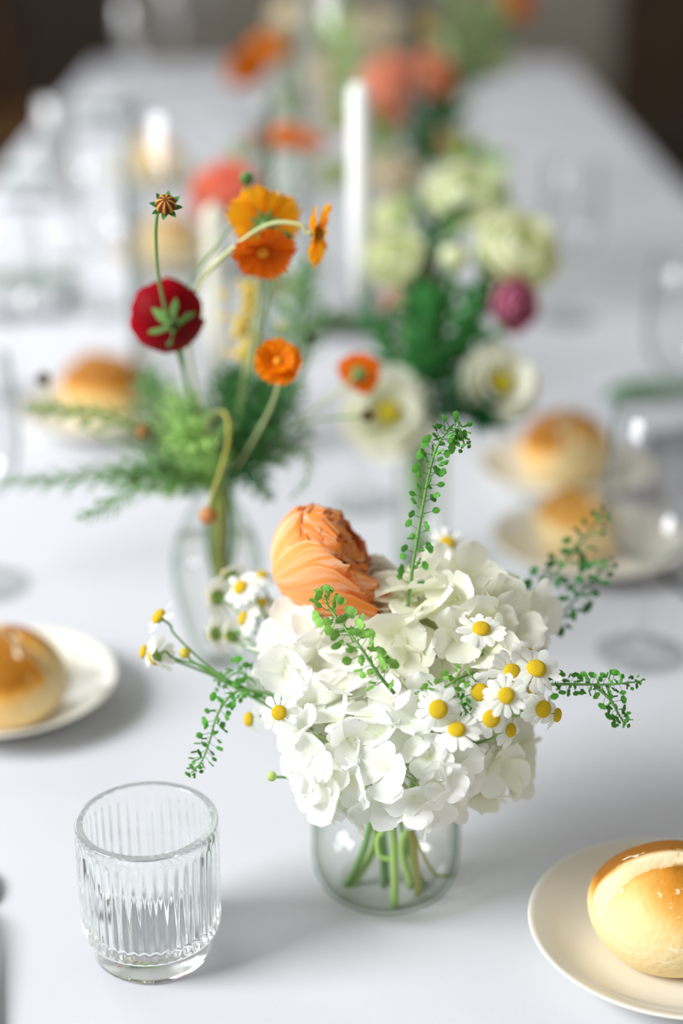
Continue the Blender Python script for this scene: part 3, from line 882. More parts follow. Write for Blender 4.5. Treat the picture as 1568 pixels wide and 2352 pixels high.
def leafy(label, pts, mat, n, size, seed=1, stem_mat=GREEN, r=.0014, spread=.8, group='leafy stems in the bottle vase', start=.2):
    rr = random.Random(seed)
    pp = [P(*p) for p in pts]
    t = thing('leafy_stem', label, 'greenery', pp[0], group)
    path = curve(pp, 8)
    put('stem', mesh('stem', tube(path, lambda s: r * (1.1 - .6 * s), 6), stem_mat), t)
    for i in range(n):
        s = start + (1 - start) * (i + .7) / n
        f = min(s, .999) * (len(path) - 1); k = min(int(f), len(path) - 2)
        pos = path[k].lerp(path[k + 1], f - k)
        tg = (path[k + 1] - path[k]).normalized()
        b1 = tg.cross(V((.2, .9, .3))).normalized(); b2 = tg.cross(b1)
        a = i * 2.39996 + rr.uniform(-.3, .3)
        d = (b1 * math.cos(a) * spread + b2 * math.sin(a) * spread + tg * .7).normalized()
        x = d.cross(tg).normalized(); z = x.cross(d)
        M = Matrix((x, d, z)).transposed().to_4x4()
        sc = size * rr.uniform(.75, 1.2)
        put('leaf', LFM[mat.name][rr.randrange(3)], t, Matrix.Translation(pos) @ M @ S(sc))
    return t

# ------------------------------------------------------------------ the white jar: hydrangeas, ranunculus
hydrangea('large pure white hydrangea head drooping over the front lip of the jar', P(885, 1712, 1.185), (px(235, 1.15), px(185, 1.15), px(165, 1.15)), HYD, 70, 1.13, 88,
          [P(890, 1740, 1.19), P(900, 1860, 1.215), P(905, 1960, 1.225), P(906, 2085, 1.24)], 11, -.8)
hydrangea('cream white hydrangea head at the back of the jar under the tall seed sprig', P(1035, 1470, 1.215), (px(185, 1.2), px(170, 1.2), px(150, 1.2)), HYD_CREAM, 84, 1.17, 62,
          [P(1030, 1520, 1.22), P(960, 1760, 1.25), P(932, 1900, 1.26), P(970, 2050, 1.262)], 23, -.8)
hydrangea('soft white hydrangea head tucked beneath the orange ranunculus', P(752, 1520, 1.225), (px(125, 1.2), px(130, 1.2), px(115, 1.2)), HYD, 80, 1.19, 46,
          [P(760, 1560, 1.23), P(840, 1790, 1.25), P(862, 1930, 1.26), P(800, 2050, 1.268)], 35, -.8)
hydrangea('small pale hydrangea cluster in shade low behind the chamomile', P(1105, 1735, 1.215), (px(85, 1.2), px(85, 1.2), px(85, 1.2)), HYD_CREAM, 70, 1.18, 26,
          [P(1090, 1760, 1.22), P(1000, 1840, 1.24), P(925, 1930, 1.25), P(945, 2040, 1.255)], 47, -.8)
ORANGE = petal_mat('ranunculus_orange', 'FFCF90', 'EF8E34', .36, .8, 'FFEBCB', mid='FBB668', mp=.7, var=.07)
WHITE_R = petal_mat('ranunculus_white', 'F4F3E4', 'FCFBF4', .4, .2, 'FFFFFF')
bloom('ranunculus', 'large orange ranunculus with streaked layered petals above the white hydrangeas', 'ranunculus', P(752, 1272, 1.225), CD(.80, .52, .18), px(126, 1.22),
      [(.45, 2.8, .9, 5, 0)] + [(.52 + .48 * (k / 15) ** .8, 2.75 - 1.15 * (k / 15) ** 1.5, .98, 5 + k // 5, -.04 + .05 * k / 15) for k in range(16)],
      ORANGE, [P(790, 1370, 1.235), P(830, 1700, 1.25), P(872, 1900, 1.26), P(880, 2060, 1.265)], GREEN, .0016, 5,
      fan=(CD(.75, -.9, .35), [(-1.0, 1.04, 1.9, .7, .30), (-.6, 1.06, 1.85, .75, .38), (-.2, 1.08, 1.8, .75, .46), (.2, 1.08, 1.8, .75, .46), (.6, 1.06, 1.85, .7, .38), (1.0, 1.03, 1.9, .7, .28), (-.4, 1.02, 2.05, .7, .30), (.05, 1.03, 2.05, .7, .34), (.45, 1.02, 2.1, .7, .28)]))
bloom('ranunculus', 'creamy white ranunculus half hidden between orange ranunculus and tall seed sprig', 'ranunculus', P(862, 1335, 1.225), CD(.35, .60, .72), px(70, 1.225),
      [(.5, 2.4, .9, 5, 0), (.7, 2.1, .95, 6, .0), (.85, 1.9, .95, 7, .03), (1.0, 1.6, .9, 7, .1)], WHITE_R, [P(870, 1480, 1.27), P(880, 1800, 1.27), P(890, 2040, 1.27)], GREEN, .0014, 6)

# chamomile: (label, x, y, depth, disc px, facing, stalk)
heart = (960, 1760, 1.235)
rt = [(1080, 1640, 1.18), heart]
lt = [(720, 1620, 1.22), (860, 1760, 1.24)]
for row in (
    ('lone chamomile lying on the cream hydrangea, thin petals spread back', 1105, 1447, 1.125, 43, (.05, .75, .60), [(1108, 1500, 1.16), (1075, 1600, 1.2), heart], 14, .0),
    ('chamomile rising behind the cream hydrangea beside the tall seed sprig', 1027, 1249, 1.27, 36, (.05, .45, .85), [(1030, 1300, 1.28), (1010, 1420, 1.27), heart], 14, .1),
    ('upper chamomile of the right bunch with tilted tall yellow centre', 1175, 1546, 1.125, 44, (.35, .35, .86), rt, 13, .1),
    ('chamomile at the upper outer corner of the right bunch', 1231, 1538, 1.125, 47, (.15, .65, .72), [(1210, 1570, 1.15)] + rt, 13, .1),
    ('chamomile with only its top showing at the crest of the right bunch', 1212, 1504, 1.15, 34, (.3, .5, .8), [(1190, 1560, 1.17)] + rt, 12, .15),
    ('chamomile with a broad round centre, left of the open starry one', 1102, 1590, 1.115, 43, (-.05, .15, .98), rt, 13, .55),
    ('fully open starry chamomile in the middle of the right bunch', 1162, 1598, 1.10, 40, (.0, .2, .97), rt, 13, .05),
    ('chamomile seen edge on between the starry one and the corner one', 1218, 1582, 1.135, 40, (.85, .05, .5), rt, 12, .4),
    ('chamomile with a large domed centre beside the white hydrangea', 1006, 1629, 1.10, 45, (.0, .1, .99), [(1020, 1660, 1.14), heart], 13, .4),
    ('half hidden chamomile tucked behind the drooping large one', 1106, 1632, 1.125, 40, (-.3, .2, .9), rt, 12, .3),
    ('drooping chamomile with a large ochre centre at the bunch foot', 1127, 1650, 1.105, 43, (.15, -.1, .97), rt, 13, .75),
    ('lowest chamomile of the right bunch with petals flat like a saucer', 1049, 1678, 1.10, 42, (-.05, .72, .69), [(1060, 1710, 1.13), heart], 13, .05),
    ('small chamomile facing sideways below the right bunch', 1170, 1677, 1.12, 34, (.75, .0, .65), [(1140, 1690, 1.15), heart], 12, .35),
    ('chamomile with hanging petals at the outer end of the right bunch', 1245, 1628, 1.115, 42, (.45, -.05, .88), [(1200, 1632, 1.14), (1100, 1650, 1.18), heart], 13, .8),
    ('outermost chamomile turned away beyond the hanging one', 1276, 1642, 1.13, 34, (.92, -.1, .35), [(1230, 1640, 1.15), (1100, 1660, 1.19), heart], 12, .7),
    ('single chamomile on the window side edge of the white hydrangea', 641, 1637, 1.15, 36, (-.1, .15, .98), [(690, 1660, 1.19), (860, 1760, 1.24)], 11, .1),
    ('small chamomile facing away beside the hydrangea edge chamomile', 574, 1652, 1.21, 30, (-.8, .1, .4), [(610, 1640, 1.22)] + lt, 7, .7),
    ('chamomile tilted toward the window at the top of the left sprays', 553, 1350, 1.27, 30, (-.55, .45, .7), [(590, 1380, 1.27), (640, 1480, 1.26)] + lt, 12, .2),
    ('chamomile in profile near the middle of the left sprays', 561, 1421, 1.27, 30, (-.85, .3, .3), [(600, 1450, 1.27), (650, 1520, 1.25)] + lt, 12, .35),
    ('chamomile seen from behind showing its green calyx, left sprays', 499, 1372, 1.30, 36, (-.5, .1, -.75), [(540, 1400, 1.29), (620, 1490, 1.26)] + lt, 12, .5),
    ('highest chamomile facing away in the left sprays', 528, 1322, 1.31, 34, (-.3, .6, -.6), [(560, 1370, 1.29), (630, 1480, 1.26)] + lt, 12, .4),
    ('chamomile facing away below the green calyx one', 494, 1456, 1.29, 32, (-.6, -.1, -.6), [(540, 1470, 1.28), (630, 1530, 1.25)] + lt, 11, .6),
    ('chamomile nodding with folded petals in the left sprays', 532, 1462, 1.28, 32, (-.3, -.35, -.5), [(570, 1470, 1.27), (640, 1530, 1.25)] + lt, 11, .7),
    ('tiny chamomile close under the orange ranunculus', 601, 1386, 1.28, 24, (-.1, .6, .6), [(620, 1430, 1.27), (660, 1520, 1.25)] + lt, 11, .3),
    ('tiny beige chamomile touching the orange ranunculus side', 602, 1322, 1.30, 24, (.0, .7, .3), [(620, 1380, 1.28), (660, 1500, 1.25)] + lt, 11, .3),
    ('outlying chamomile with sparse petals at the tip of the long stalk', 367, 1418, 1.21, 34, (-.72, .60, .3), [(400, 1456, 1.21), (465, 1520, 1.21), (520, 1560, 1.21), (610, 1605, 1.22)] + lt[1:], 4, .1),
    ('nodding chamomile with white hanging petals on the long stalk', 358, 1508, 1.21, 34, (-.65, -.35, -.45), [(400, 1512, 1.21), (470, 1533, 1.21), (540, 1575, 1.21), (620, 1610, 1.22)] + lt[1:], 11, .75),
    ('small chamomile overlapping the nodding one on the long stalk', 333, 1497, 1.22, 28, (-.8, .2, .2), [(380, 1510, 1.22), (460, 1540, 1.22), (540, 1580, 1.22)] + lt[1:], 10, .6),
    ('small white chamomile among the dark seed stalks, window side', 604, 1532, 1.23, 24, (-.2, .7, .5), [(630, 1560, 1.23)] + lt, 10, .25),
):
    chamomile(*row[:7], n=row[7], droop=row[8])
bud('round green chamomile bud without petals on the long stalk', P(424, 1500, 1.21), CD(-.5, .6, .2), px(13, 1.21), [P(450, 1525, 1.21), P(540, 1578, 1.215), P(860, 1760, 1.24)], 'C6B53A', group='green buds in the jar', sep=1.3)
bud('single green bud hanging at the lower edge of the white hydrangea', P(624, 1783, 1.16), CD(-.9, .2, .2), px(12, 1.16), [P(660, 1786, 1.18), P(760, 1800, 1.22)], 'A9C46A', group='green buds in the jar', sep=1.3)
bud('brownish orange bud behind the tall seed sprig', P(967, 1296, 1.24), CD(.0, .9, .1), px(18, 1.24), [P(965, 1350, 1.245), P(950, 1480, 1.25), P(930, 1760, 1.25)], 'A5622A', group='green buds in the jar', sep=1.2)

# pennycress seed sprigs
sprig('tall upright seed sprig rising above the cream hydrangea', [(935, 1400, 1.19), (948, 1300, 1.175), (968, 1180, 1.16), (985, 1090, 1.15), (1002, 1030, 1.14), (1028, 990, 1.135), (1055, 985, 1.13), (1066, 1022, 1.13)], 78, 40, GREEN, POD, 3, .08, .0010)
sprig('light green seed sprig lying across the white hydrangeas', [(905, 1592, 1.115), (870, 1550, 1.105), (830, 1490, 1.105), (790, 1440, 1.115), (755, 1395, 1.135), (745, 1365, 1.14)], 60, 52, GREEN, POD_LIGHT, 4, .10, .0010)
sprig('short fuzzy seed sprig between white hydrangea and right chamomile bunch', [(1085, 1545, 1.125), (1050, 1560, 1.115), (1000, 1590, 1.11), (965, 1600, 1.11)], 34, 34, GREEN, POD_LIGHT, 5, .05)
sprig('forked seed sprig reaching out past the right chamomile bunch', [(1180, 1580, 1.16), (1270, 1572, 1.16), (1340, 1572, 1.155), (1400, 1572, 1.15), (1470, 1565, 1.15)], 56, 34, GREEN, POD, 6, .2, .0009,
      branches=[([(1365, 1574, 1.155), (1400, 1606, 1.15), (1420, 1640, 1.15), (1432, 1660, 1.15)], 22)])
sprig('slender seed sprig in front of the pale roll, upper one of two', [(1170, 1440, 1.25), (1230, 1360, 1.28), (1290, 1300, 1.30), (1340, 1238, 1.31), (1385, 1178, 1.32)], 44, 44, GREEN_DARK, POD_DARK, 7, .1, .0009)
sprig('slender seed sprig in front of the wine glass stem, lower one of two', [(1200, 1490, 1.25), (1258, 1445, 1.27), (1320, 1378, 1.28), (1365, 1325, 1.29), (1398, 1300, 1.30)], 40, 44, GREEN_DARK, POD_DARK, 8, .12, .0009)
sprig('drooping seed sprig hanging toward the fluted tumbler', [(700, 1625, 1.2), (600, 1590, 1.195), (540, 1590, 1.19), (500, 1640, 1.18), (482, 1700, 1.175), (465, 1745, 1.17), (440, 1775, 1.17)], 50, 38, GREEN, POD, 9, .22, .0009)
sprig('short seed sprig curling above the drooping one', [(720, 1640, 1.2), (650, 1600, 1.205), (590, 1570, 1.21), (550, 1545, 1.21), (500, 1570, 1.21)], 30, 40, GREEN, POD, 10, .2, .0009)
sprig('tiny green seed cluster between two chamomile centres', [(1075, 1640, 1.12), (1062, 1620, 1.11), (1055, 1600, 1.105)], 26, 24, GREEN, POD, 12, .1)
for k, (pts, lab) in enumerate((([(905, 1875, 1.225), (890, 1900, 1.225), (868, 1925, 1.228), (872, 1965, 1.228), (900, 1975, 1.228)], 'bent pale green stalk looped in the jar water'),
                                ([(930, 1870, 1.235), (948, 1930, 1.235), (955, 1990, 1.238), (960, 2056, 1.248)], 'cut straw coloured stalk in the jar water'),
                                ([(940, 1880, 1.24), (965, 1950, 1.245), (1000, 2008, 1.25), (1040, 2010, 1.258)], 'thin olive stalk reaching the jar wall'),
                                ([(850, 1890, 1.25), (832, 1960, 1.255), (790, 2045, 1.268)], 'thick green stalk slanting to the window side of the jar'),
                                ([(915, 1870, 1.25), (935, 1960, 1.26), (985, 2040, 1.268)], 'dark thin stalk slanting at the back of the jar'))):
    o = put('cut_stalk', mesh('cut_stalk', tube(curve([P(*p) for p in pts]), (.0021, .0025, .0013, .0027, .0011)[k] * K, 8), (GREEN_LIGHT, GREEN_YELLOW, GREEN_YELLOW, GREEN, GREEN_DARK)[k]))
    prop(o, lab, 'stalk', 'cut stalks in the jar')

# ------------------------------------------------------------------ the bulb vase: cosmos, burgundy bloom, ferny greens
C_OR = petal_mat('cosmos_orange', 'E06A00', 'F28C0A', .4, .25, 'F9A51E', var=.08)
C_YE = petal_mat('cosmos_golden', 'F08C00', 'FBB01C', .45, .25, 'FFC43A', var=.06)
C_RE = petal_mat('cosmos_red_orange', 'CC4A00', 'E2700A', .35, .25, 'EE8A1E', var=.1)
BURG = petal_mat('burgundy', '6A0006', 'A00416', .25, .25, 'A80A28', var=.15)
STRIPE = petal_mat('bud_striped', '5A1A26', 'D8B83A', 0.0, var=.0, mid='8A4A2A', mp=.55)
neck = (500, 1135, 1.49)
foot = (505, 1480, 1.57)
bud('striped purple and yellow flower bud standing highest on its thin stalk', P(381, 470, 1.165), CD(.02, .35, .93), px(24, 1.165), [P(362, 490, 1.175), P(358, 560, 1.2), P(368, 660, 1.25), P(405, 800, 1.33), P(470, 1010, 1.44), P(*neck), P(*foot)], stem_r=.0010, sep=.35, stripe=STRIPE)
bt = bloom('burgundy_flower', 'burgundy flower seen from behind with broad petals and green sepals', 'flower', P(382, 722, 1.315), CD(-.30, .42, -.86), px(76, 1.315), [(.6, 2.0, .9, 5, .05), (.85, 1.7, .85, 5, .1), (1.0, 1.5, .75, 6, .16)], BURG,
      [P(415, 800, 1.34), P(428, 880, 1.38), P(475, 1040, 1.45), P(*neck), P(*foot)], GREEN, .0017, seed=3, group='flowers in the bulb vase')
bm_ = frame(P(382, 722, 1.315), CD(-.30, .42, -.86))
bs_ = mesh('sepal', petal(lambda q: ovate(q, .24), 5, 2, cup=.3, curl=.25), GREEN)
for k in range(6):
    put('sepal', bs_, bt, bm_ @ RZ(k * PI / 3) @ T(0, .002, -px(80, 1.315)) @ RX(.15) @ S(px(54, 1.315)))
cosmos('golden orange cosmos seen from behind, the upper of the overlapping pair', P(608, 514, 1.29), CD(-.05, .55, -.83), px(88, 1.29), C_YE, [P(600, 560, 1.31), P(590, 750, 1.38), P(540, 1000, 1.45), P(*neck), P(*foot)], n=8, open_=.08, seed=4)
cosmos('burnt orange cosmos tipped downward below the golden one', P(603, 575, 1.265), CD(.10, -.72, .69), px(76, 1.265), C_RE, [P(612, 540, 1.29), P(595, 640, 1.33), P(545, 950, 1.44), P(*neck), P(*foot)], n=8, open_=.35, seed=5)
cosmos('golden cosmos in profile at the end of an arching stalk', P(727, 537, 1.24), CD(.93, -.18, .2), px(76, 1.24), C_YE, [P(690, 516, 1.24), P(622, 514, 1.245), P(545, 562, 1.26), P(460, 650, 1.30), P(432, 760, 1.35), P(470, 1000, 1.44), P(*neck), P(*foot)], n=8, open_=-.02, seed=6, centre='9A6A10', stem_r=.0013)
cosmos('bright orange double cosmos facing the viewer above the ferny greens', P(638, 832, 1.27), CD(.02, .22, .97), px(56, 1.27), C_OR, [P(640, 880, 1.31), P(610, 960, 1.37), P(540, 1080, 1.45), P(*neck), P(*foot)], n=9, open_=.12, seed=7, dbl=True, width=1.1)
cosmos('small orange cosmos tilted away beside the nearer white anemone', P(822, 858, 1.45), CD(.35, .30, -.80), px(52, 1.45), C_RE, [P(800, 880, 1.46), P(700, 960, 1.48), P(560, 1080, 1.49), P(*neck), P(*foot)], n=8, open_=.15, seed=8)
bud('hanging brown and green bud on the bent yellow stalk', P(477, 1185, 1.33), CD(-.15, -.95, .2), px(21, 1.33), [P(486, 1140, 1.33), P(508, 1080, 1.34), P(524, 1010, 1.36), P(520, 955, 1.38), P(495, 950, 1.40), P(475, 1010, 1.43), P(*neck)], 'B87A46', GREEN_YELLOW, .0014, 1.15)
bud('small green bud on an upright stalk above the golden cosmos', P(566, 410, 1.30), CD(-.1, .9, .3), px(16, 1.30), [P(556, 460, 1.30), P(528, 522, 1.30), P(470, 600, 1.32), P(432, 680, 1.35), P(455, 950, 1.42), P(*neck)], '4F7A34')
bud('small dark green bud beside the golden cosmos petals', P(655, 546, 1.28), CD(.3, .5, .8), px(15, 1.28), [P(635, 600, 1.30), P(600, 760, 1.36), P(540, 1000, 1.45), P(*neck)], '3E6A34')
bud('dark bud standing alone far out over the cloth on the window side', P(100, 870, 1.55), CD(-.5, .8, .2), px(17, 1.55), [P(130, 930, 1.55), P(250, 1010, 1.54), P(420, 1080, 1.50), P(*neck)], '5A4030')
bud('brownish bud among the upper feathery sprays', P(328, 992, 1.42), CD(-.6, -.2, .6), px(20, 1.42), [P(350, 985, 1.42), P(410, 1030, 1.45), P(*neck)], 'A9794A')
bud('dark red bud at the foot of the feathery sprays', P(308, 1105, 1.42), CD(-.7, -.1, .5), px(15, 1.42), [P(340, 1095, 1.43), P(420, 1100, 1.46), P(*neck)], '7A3420')
bud('brown bud at the tip of a long level stalk before the white anemone', P(843, 955, 1.40), CD(.95, .1, .2), px(15, 1.40), [P(810, 957, 1.40), P(690, 975, 1.42), P(600, 1050, 1.45), P(*neck)], '5E3A22')
bud('small round dark bud beside the bright orange double cosmos', P(712, 778, 1.38), CD(.2, .9, .2), px(14, 1.38), [P(708, 830, 1.39), P(640, 980, 1.44), P(*neck)], '4A5A34')
# yellow spike
rr = random.Random(9)
ys = thing('yellow_flower_spike', 'soft yellow flower spike between cream candle and bright orange cosmos', 'flower spike', P(*foot), 'flowers in the bulb vase')
stem_part(ys, [P(572, 640, 1.52), P(565, 760, 1.52), P(552, 900, 1.5), P(*neck), P(*foot)], .0014, GREEN_YELLOW)
YEL = petal_mat('spike_yellow', 'F0DA6E', 'FAEBA4', .4)
yf = mesh('blossom', ball(1, .8, .9, 8, 6), YEL)
for i in range(44):
    s = i / 44
    put('blossom', yf, ys, Matrix.Translation(P(572 - 18 * s + rr.gauss(0, 24), 650 + 190 * s, 1.52 + rr.gauss(0, .012))) @ S(px(rr.uniform(8, 14), 1.5)))
# stems bundled at the neck are those above; feathery greens
E2 = (520, 1110, 1.485)
for row in (
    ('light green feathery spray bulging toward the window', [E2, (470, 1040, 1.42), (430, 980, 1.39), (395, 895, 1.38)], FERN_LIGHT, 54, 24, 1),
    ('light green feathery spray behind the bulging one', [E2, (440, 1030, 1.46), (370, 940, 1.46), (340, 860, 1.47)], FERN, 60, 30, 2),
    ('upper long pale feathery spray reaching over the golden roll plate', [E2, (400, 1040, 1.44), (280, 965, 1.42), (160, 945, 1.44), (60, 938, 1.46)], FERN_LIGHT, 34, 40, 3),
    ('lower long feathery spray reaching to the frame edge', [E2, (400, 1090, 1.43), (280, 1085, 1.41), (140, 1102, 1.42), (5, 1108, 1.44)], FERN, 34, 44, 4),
    ('green feathery spray thick beside the lower long one', [E2, (430, 1090, 1.41), (340, 1080, 1.39), (240, 1105, 1.38)], FERN, 46, 30, 5),
    ('feathery spray hanging low over the cloth on the window side', [E2, (400, 1115, 1.38), (300, 1130, 1.35), (235, 1170, 1.33), (178, 1190, 1.32)], FERN, 26, 24, 6),
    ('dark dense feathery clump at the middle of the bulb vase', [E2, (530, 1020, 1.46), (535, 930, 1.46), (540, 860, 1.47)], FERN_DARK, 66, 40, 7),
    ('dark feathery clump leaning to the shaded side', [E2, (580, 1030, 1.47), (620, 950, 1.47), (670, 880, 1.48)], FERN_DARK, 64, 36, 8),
    ('feathery spray reaching sideways to the shaded side', [E2, (590, 1060, 1.45), (650, 1025, 1.44), (715, 990, 1.44)], FERN, 40, 24, 9),
    ('curled feathery spray bending down on the shaded side', [E2, (620, 1060, 1.44), (700, 1040, 1.42), (705, 1100, 1.41), (668, 1145, 1.40)], FERN, 18, 16, 10),
    ('short feathery tuft hanging over the lip of the bulb vase', [E2, (560, 1090, 1.43), (595, 1110, 1.41), (620, 1145, 1.40)], FERN_DARK, 30, 18, 11),
    ('pale feathery tuft hanging over the window side of the vase lip', [E2, (460, 1090, 1.42), (410, 1100, 1.40), (380, 1135, 1.39)], FERN_LIGHT, 32, 20, 12),
    ('tall feathery plume behind the golden profile cosmos', [E2, (600, 960, 1.55), (660, 800, 1.58), (690, 690, 1.60), (705, 600, 1.62)], FERN, 56, 44, 13),
    ('tall feathery plume leaning toward the white taper candle', [E2, (620, 950, 1.55), (700, 800, 1.58), (760, 730, 1.6), (810, 740, 1.6)], FERN, 36, 34, 14),
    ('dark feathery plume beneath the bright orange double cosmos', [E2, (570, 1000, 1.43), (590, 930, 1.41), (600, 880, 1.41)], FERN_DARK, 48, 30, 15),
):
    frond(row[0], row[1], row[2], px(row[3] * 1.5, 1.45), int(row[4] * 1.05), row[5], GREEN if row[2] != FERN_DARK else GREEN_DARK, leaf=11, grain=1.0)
for k, (x, w) in enumerate(((478, 10), (492, 14), (508, 16), (524, 12), (540, 9))):
    o = put('vase_stalk', mesh('vase_stalk', tube(curve([P(x * .5 + 255, 1118, 1.487), P(x, 1250, 1.515), P(505 + (505 - x) * .8, 1470, 1.565)]), px(w, 1.5) * .55, 8), (GREEN_DARK, GREEN, GREEN_YELLOW, GREEN_DARK, GREEN)[k]))
    prop(o, ('dark green stalk nearest the window in the bulb vase', 'mid green stalk second from the window in the bulb vase', 'olive stalk in the middle of the bulb vase', 'dark green stalk fourth from the window in the bulb vase', 'mid green stalk on the shaded side of the bulb vase')[k], 'stalk', 'stalks in the bulb vase')

# ------------------------------------------------------------------ the bottle vase: anemones, lisianthus, dark greens
n3 = (962, 985, 1.70)
f3 = (965, 1262, 1.78)
ANE = petal_mat('anemone_white', 'E8E9C8', 'F4F3E8', .35, mid='EFF0DC', mp=.4, var=.03)
LIS = petal_mat('lisianthus_green_white', 'DDE6AC', 'F6F7DE', .45, .3, 'FAFAEA', mid='EBF0C4', mp=.5, var=.06)
PINK = petal_mat('lisianthus_pink', 'B83C66', 'E08CAA', .35, .3, 'EBA6BA', var=.1)
ANC = plain('anemone_centre', 'C9B814', .7, bump=.6, bscale=500)
OPEN = [(.62, 1.55, .62, 5, .0), (.8, 1.35, .62, 6, .06), (1.0, 1.15, .62, 6, .2)]
RUF = [(.30, 2.75, 1.0, 3, 0), (.44, 2.55, .95, 4, 0), (.55, 2.3, .9, 4, .0), (.72, 2.05, .9, 5, .05), (.86, 1.8, .85, 6, .12), (1.0, 1.55, .8, 6, .22)]
bloom('anemone', 'white anemone with yellow centre nearer the seed sprig tip', 'anemone', P(898, 935, 1.66), CD(.10, .22, .97), px(108, 1.66), OPEN, ANE, [P(930, 960, 1.69), P(*n3), P(*f3)], seed=21, centre=(ANC, .26, -.42), group='white anemones')
bloom('anemone', 'white anemone with yellow centre above the orange roll', 'anemone', P(1168, 868, 1.66), CD(.30, .20, .93), px(92, 1.74), OPEN, ANE, [P(1120, 900, 1.75), P(1020, 950, 1.73), P(*n3), P(*f3)], seed=22, centre=(ANC, .28, -.42), group='white anemones')
bloom('lisianthus', 'large pale green ruffled lisianthus on the outer shaded side', 'lisianthus', P(1192, 568, 1.80), CD(.25, .35, .9), px(88, 1.80), RUF, LIS, [P(1140, 640, 1.81), P(1060, 800, 1.78), P(*n3), P(*f3)], seed=23, group='pale green lisianthus')
bloom('lisianthus', 'pale green lisianthus beside the white taper candle', 'lisianthus', P(906, 590, 1.80), CD(-.3, .25, .9), px(62, 1.80), RUF, LIS, [P(925, 680, 1.8), P(945, 820, 1.76), P(*n3), P(*f3)], seed=24, group='pale green lisianthus')
bloom('lisianthus', 'pale green lisianthus crowning the dark leafy stems', 'lisianthus', P(1072, 440, 2.0), CD(.0, .5, .85), px(84, 2.0), RUF, LIS, [P(1050, 560, 1.96), P(1000, 760, 1.85), P(*n3), P(*f3)], seed=25, group='pale green lisianthus')
bloom('lisianthus', 'closed greenish lisianthus bud in the middle of the leaves', 'lisianthus', P(1046, 588, 1.78), CD(.1, .95, .2), px(38, 1.78), [(.7, 2.6, 1.0, 4, 0), (.9, 2.3, 1.0, 4, 0)], LIS, [P(1030, 700, 1.78), P(*n3), P(*f3)], seed=26, group='pale green lisianthus')
bloom('lisianthus', 'pale lisianthus blurred left of the leafy crown near the candle top', 'lisianthus', P(900, 500, 1.95), CD(-.2, .4, .8), px(46, 1.95), RUF, LIS, [P(930, 640, 1.88), P(955, 850, 1.76), P(*n3), P(*f3)], seed=30, group='pale green lisianthus')
bloom('lisianthus', 'pink lisianthus hanging under the large pale green one', 'lisianthus', P(1188, 704, 1.78), CD(.55, -.15, .8), px(56, 1.78), RUF, PINK, [P(1120, 720, 1.79), P(1040, 820, 1.76), P(*n3), P(*f3)], seed=27)
cosmos('brick red flower lost in the shade of the leafy stems', P(968, 640, 1.82), CD(-.4, .2, .8), px(38, 1.82), petal_mat('brick_red', 'A84A1E', 'C4703A', .3), [P(965, 760, 1.79), P(*n3), P(*f3)], n=6, seed=28, centre='7A3A1A', group='flowers in the bottle vase')
cosmos('faded pink flower beside the white candle foot', P(898, 690, 1.84), CD(-.5, .3, .7), px(34, 1.84), petal_mat('faded_pink', 'C98C7C', 'DDB0A2', .35), [P(930, 800, 1.79), P(*n3), P(*f3)], n=6, seed=29, centre='B0705A', group='flowers in the bottle vase')
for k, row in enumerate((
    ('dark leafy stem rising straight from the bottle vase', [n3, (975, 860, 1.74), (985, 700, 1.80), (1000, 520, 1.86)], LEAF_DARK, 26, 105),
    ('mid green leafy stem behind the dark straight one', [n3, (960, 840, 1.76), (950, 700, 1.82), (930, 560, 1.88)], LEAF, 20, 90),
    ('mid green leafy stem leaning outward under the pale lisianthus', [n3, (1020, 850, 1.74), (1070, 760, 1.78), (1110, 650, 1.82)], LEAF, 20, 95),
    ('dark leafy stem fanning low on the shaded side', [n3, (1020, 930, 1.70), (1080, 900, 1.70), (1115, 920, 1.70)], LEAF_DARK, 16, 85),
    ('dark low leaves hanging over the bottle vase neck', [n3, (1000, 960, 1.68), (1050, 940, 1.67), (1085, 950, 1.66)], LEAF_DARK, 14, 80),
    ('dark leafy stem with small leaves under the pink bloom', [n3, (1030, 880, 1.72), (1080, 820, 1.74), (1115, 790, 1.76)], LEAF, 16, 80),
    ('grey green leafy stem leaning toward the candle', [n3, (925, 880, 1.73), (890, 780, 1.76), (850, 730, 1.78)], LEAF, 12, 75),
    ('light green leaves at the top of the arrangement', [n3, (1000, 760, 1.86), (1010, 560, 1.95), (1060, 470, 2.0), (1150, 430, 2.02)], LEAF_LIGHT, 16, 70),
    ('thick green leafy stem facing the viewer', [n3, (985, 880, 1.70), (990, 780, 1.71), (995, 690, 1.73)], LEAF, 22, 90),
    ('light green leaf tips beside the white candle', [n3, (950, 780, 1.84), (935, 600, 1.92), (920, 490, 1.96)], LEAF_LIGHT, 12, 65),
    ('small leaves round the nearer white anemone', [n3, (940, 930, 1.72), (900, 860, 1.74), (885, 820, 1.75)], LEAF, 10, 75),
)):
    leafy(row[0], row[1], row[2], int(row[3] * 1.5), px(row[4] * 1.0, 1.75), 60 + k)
for k, (x, m) in enumerate(((948, GREEN), (965, GREEN_LIGHT), (982, GREEN))):
    o = put('vase_stalk', mesh('vase_stalk', tube(curve([P(x * .6 + 386, 985, 1.70), P(x, 1120, 1.74), P(965 + (965 - x), 1262, 1.78)]), px(11, 1.75) * .8, 8), m))
    prop(o, ('green stalk on the candle side of the bottle vase', 'light green stalk in the middle of the bottle vase', 'green stalk on the shaded side of the bottle vase')[k], 'stalk', 'stalks in the bottle vase')

FAR_LEAF = petal_mat('leaf_far_olive', '6F8450', '9CAD7C', 0.4, var=0.25)
LFM[FAR_LEAF.name] = [mesh('leaf', p, FAR_LEAF) for p in LF]
